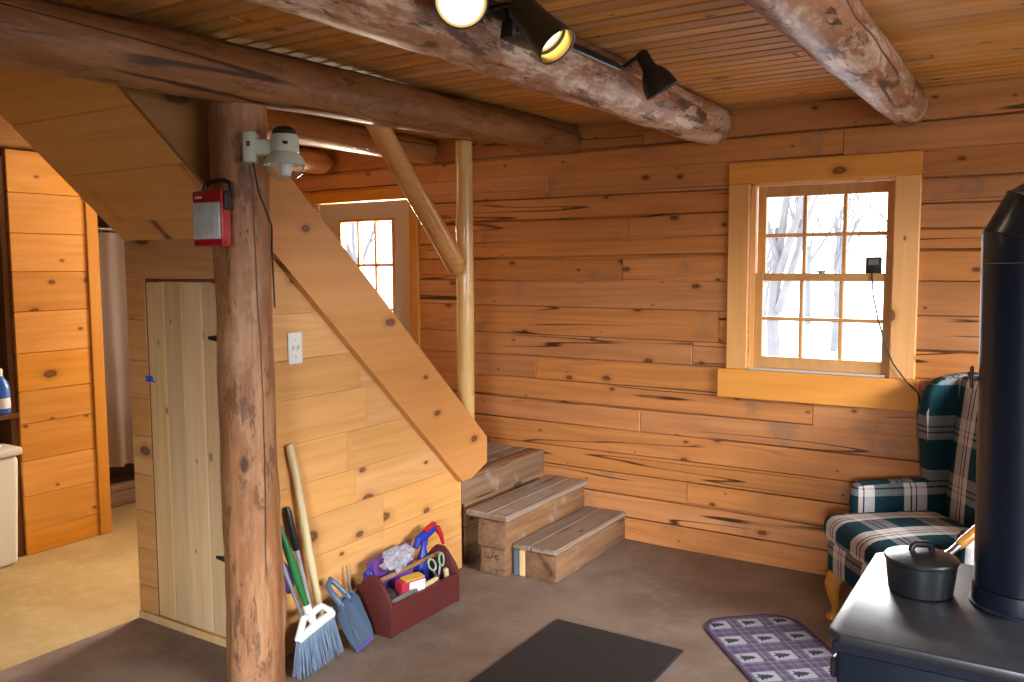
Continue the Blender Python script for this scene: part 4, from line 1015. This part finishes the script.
hv = Vector((.50, .86, 0)).normalized(); h0 = pc + hv * .082 + Vector((0, 0, .072))
mb = MB(); mb.tube([h0, h0 + hv * .03 + Vector((0, 0, .010)), h0 + hv * .06 + Vector((0, 0, .022))], [.012, .009, .010], 12); mb.build('handle_neck', M['steel'], pt)
mb = MB(); mb.tube([h0 + hv * .058 + Vector((0, 0, .021)), h0 + hv * .075 + Vector((0, 0, .028)), h0 + hv * .15 + Vector((0, 0, .058)), h0 + hv * .20 + Vector((0, 0, .078)), h0 + hv * .205 + Vector((0, 0, .08))], [.011, .0135, .0145, .012, .006], 14); h = mb.build('handle', M['chairwood'], pt); h['label'] = 'varnished wooden handle'

# ------------------------------------------------------------------ outside: snow and bare trees
mb = MB(); mb.box((-60, YB + .6, -.45), (50, 70, -.35)); struct(mb.build('ground', M['snow']), 'snowy ground outside', 'ground')
def tree_mesh(seed):
    rnd = random.Random(seed); mb = MB()
    def grow(p, d, r, L, depth):
        q = p + d * L; mid = p.lerp(q, .5) + Vector((rnd.uniform(-1, 1), rnd.uniform(-1, 1), 0)) * L * .05
        mb.tube([p, mid, q], [r, r * .85, r * .65], 5 if depth < 2 else 3, cap=False)
        if depth >= 4: return
        for i in range(rnd.choice((2, 3, 3)) if depth else 4):
            nd = (d + Vector((rnd.uniform(-1, 1), rnd.uniform(-1, 1), rnd.uniform(-.2, .6))) * .75).normalized()
            grow(p.lerp(q, rnd.uniform(.55, 1)), nd, r * .55, L * rnd.uniform(.5, .75), depth + 1)
    grow(Vector(), Vector((0, 0, 1)), .09, 2.2, 0)
    return mb
trunks = []
for s_ in (1, 2, 3):
    o = tree_mesh(s_).build('bare_tree', M['bark'], None, True); trunks.append(o)
spots = [(-3.0, 11, 0), (-5.6, 15.5, 1), (-1.8, 15, 2), (-4.2, 20, 2), (-7.6, 23, 0), (-2.0, 25, 1), (-12.9, 14, 1), (-11.2, 19, 0), (-4.2, 31, 1), (-6.8, 28.5, 2), (-9.2, 32, 0), (-11.8, 28, 1), (-5.4, 38, 0), (-8.2, 40, 2), (-11.2, 39, 1), (-13.8, 34, 2)]
for i, (x, y, k) in enumerate(spots):
    src = trunks[k]; o = src if not src.get('group') else src.copy()
    if o is not src: COL.objects.link(o)
    o.location = (x, y, -.36); o.rotation_euler = (0, 0, i * 1.3); s_ = random.uniform(.95, 1.4); o.scale = (s_, s_, s_)
    tag(o, 'leafless tree in the snow outside the window', 'tree', 'bare winter trees')

# ------------------------------------------------------------------ light
w = bpy.data.worlds.new('World'); scene.world = w; w.use_nodes = True
bg = w.node_tree.nodes['Background']; bg.inputs[0].default_value = (.90, .95, 1.0, 1); bg.inputs[1].default_value = 8.0
def area(name, loc, target, sx, sy, power, col):
    d = bpy.data.lights.new(name, 'AREA'); d.shape = 'RECTANGLE'; d.size = sx; d.size_y = sy; d.energy = power; d.color = col
    o = bpy.data.objects.new(name, d); COL.objects.link(o); o.location = loc
    o.rotation_euler = (Vector(target) - Vector(loc)).to_track_quat('-Z', 'Y').to_euler(); return o
area('daylight_right', (XR + 2.5, 1.9, 2.75), (-1.4, 2.9, .5), 3.0, .9, 1120, (.97, .98, 1))
area('daylight_front', (1.6, YF - 2.5, 2.5), (-2.6, 2.2, .6), 1.8, .8, 1600, (.90, .95, 1))
area('daylight_door', (-4.04, YB + .35, 1.62), (-4.25, 2.3, .3), .5, .9, 240, (1, .84, .58))
sl = bpy.data.lights.new('hazy_sun', 'SUN'); sl.energy = 13; sl.angle = R(28); sl.color = (1, .98, .95); so_ = bpy.data.objects.new('hazy_sun', sl); COL.objects.link(so_); so_.location = (-3, 10, 5); so_.rotation_euler = Vector((.62, -2.09, -.74)).to_track_quat('-Z', 'Y').to_euler()
def point(name, loc, e, col, r=.06):
    d = bpy.data.lights.new(name, 'POINT'); d.energy = e; d.color = col; d.shadow_soft_size = r
    o = bpy.data.objects.new(name, d); COL.objects.link(o); o.location = loc; return o
point('hall_fill', (-4.1, 2.9, 2.2), 10, (1, .72, .38), .08)  # added warm fill, no fixture hangs in the hall
def spot(name, loc, d, e):
    l = bpy.data.lights.new(name, 'SPOT'); l.energy = e; l.color = (1, .78, .48); l.spot_size = R(80); l.spot_blend = .6; l.shadow_soft_size = .04
    o = bpy.data.objects.new(name, l); COL.objects.link(o); o.location = loc; o.rotation_euler = Vector(d).to_track_quat('-Z', 'Y').to_euler()
spot('spot_one', c1 + d1 * .02, d1, 14); spot('spot_two', c2 + d2 * .02, d2, 14)

# ------------------------------------------------------------------ camera
cam = bpy.data.cameras.new('Camera'); co = bpy.data.objects.new('Camera', cam); COL.objects.link(co)
yaw, pitch, roll = R(-32.446), R(5.0236), R(.3193)
F = Vector((math.sin(yaw) * math.cos(pitch), math.cos(yaw) * math.cos(pitch), -math.sin(pitch)))
r0 = Vector((math.cos(yaw), -math.sin(yaw), 0)); d0 = F.cross(r0)
rt = r0 * math.cos(roll) + d0 * math.sin(roll); dn = d0 * math.cos(roll) - r0 * math.sin(roll)
co.matrix_world = Matrix.Translation((0, 0, 1.6)) @ Matrix((rt, -dn, -F)).transposed().to_4x4()
cam.sensor_width = 36; cam.lens = 859.77 / 1024 * 36; cam.clip_start = .02; cam.clip_end = 200
scene.camera = co
scene.view_settings.view_transform = 'Standard'; scene.view_settings.look = 'None'; scene.view_settings.gamma = 1; scene.view_settings.exposure = -0.42
scene.view_settings.use_curve_mapping = False
scene.cycles.use_denoising = True
scene.cycles.max_bounces = 10; scene.cycles.diffuse_bounces = 3; scene.cycles.transparent_max_bounces = 16
scene.cycles.sample_clamp_indirect = 8
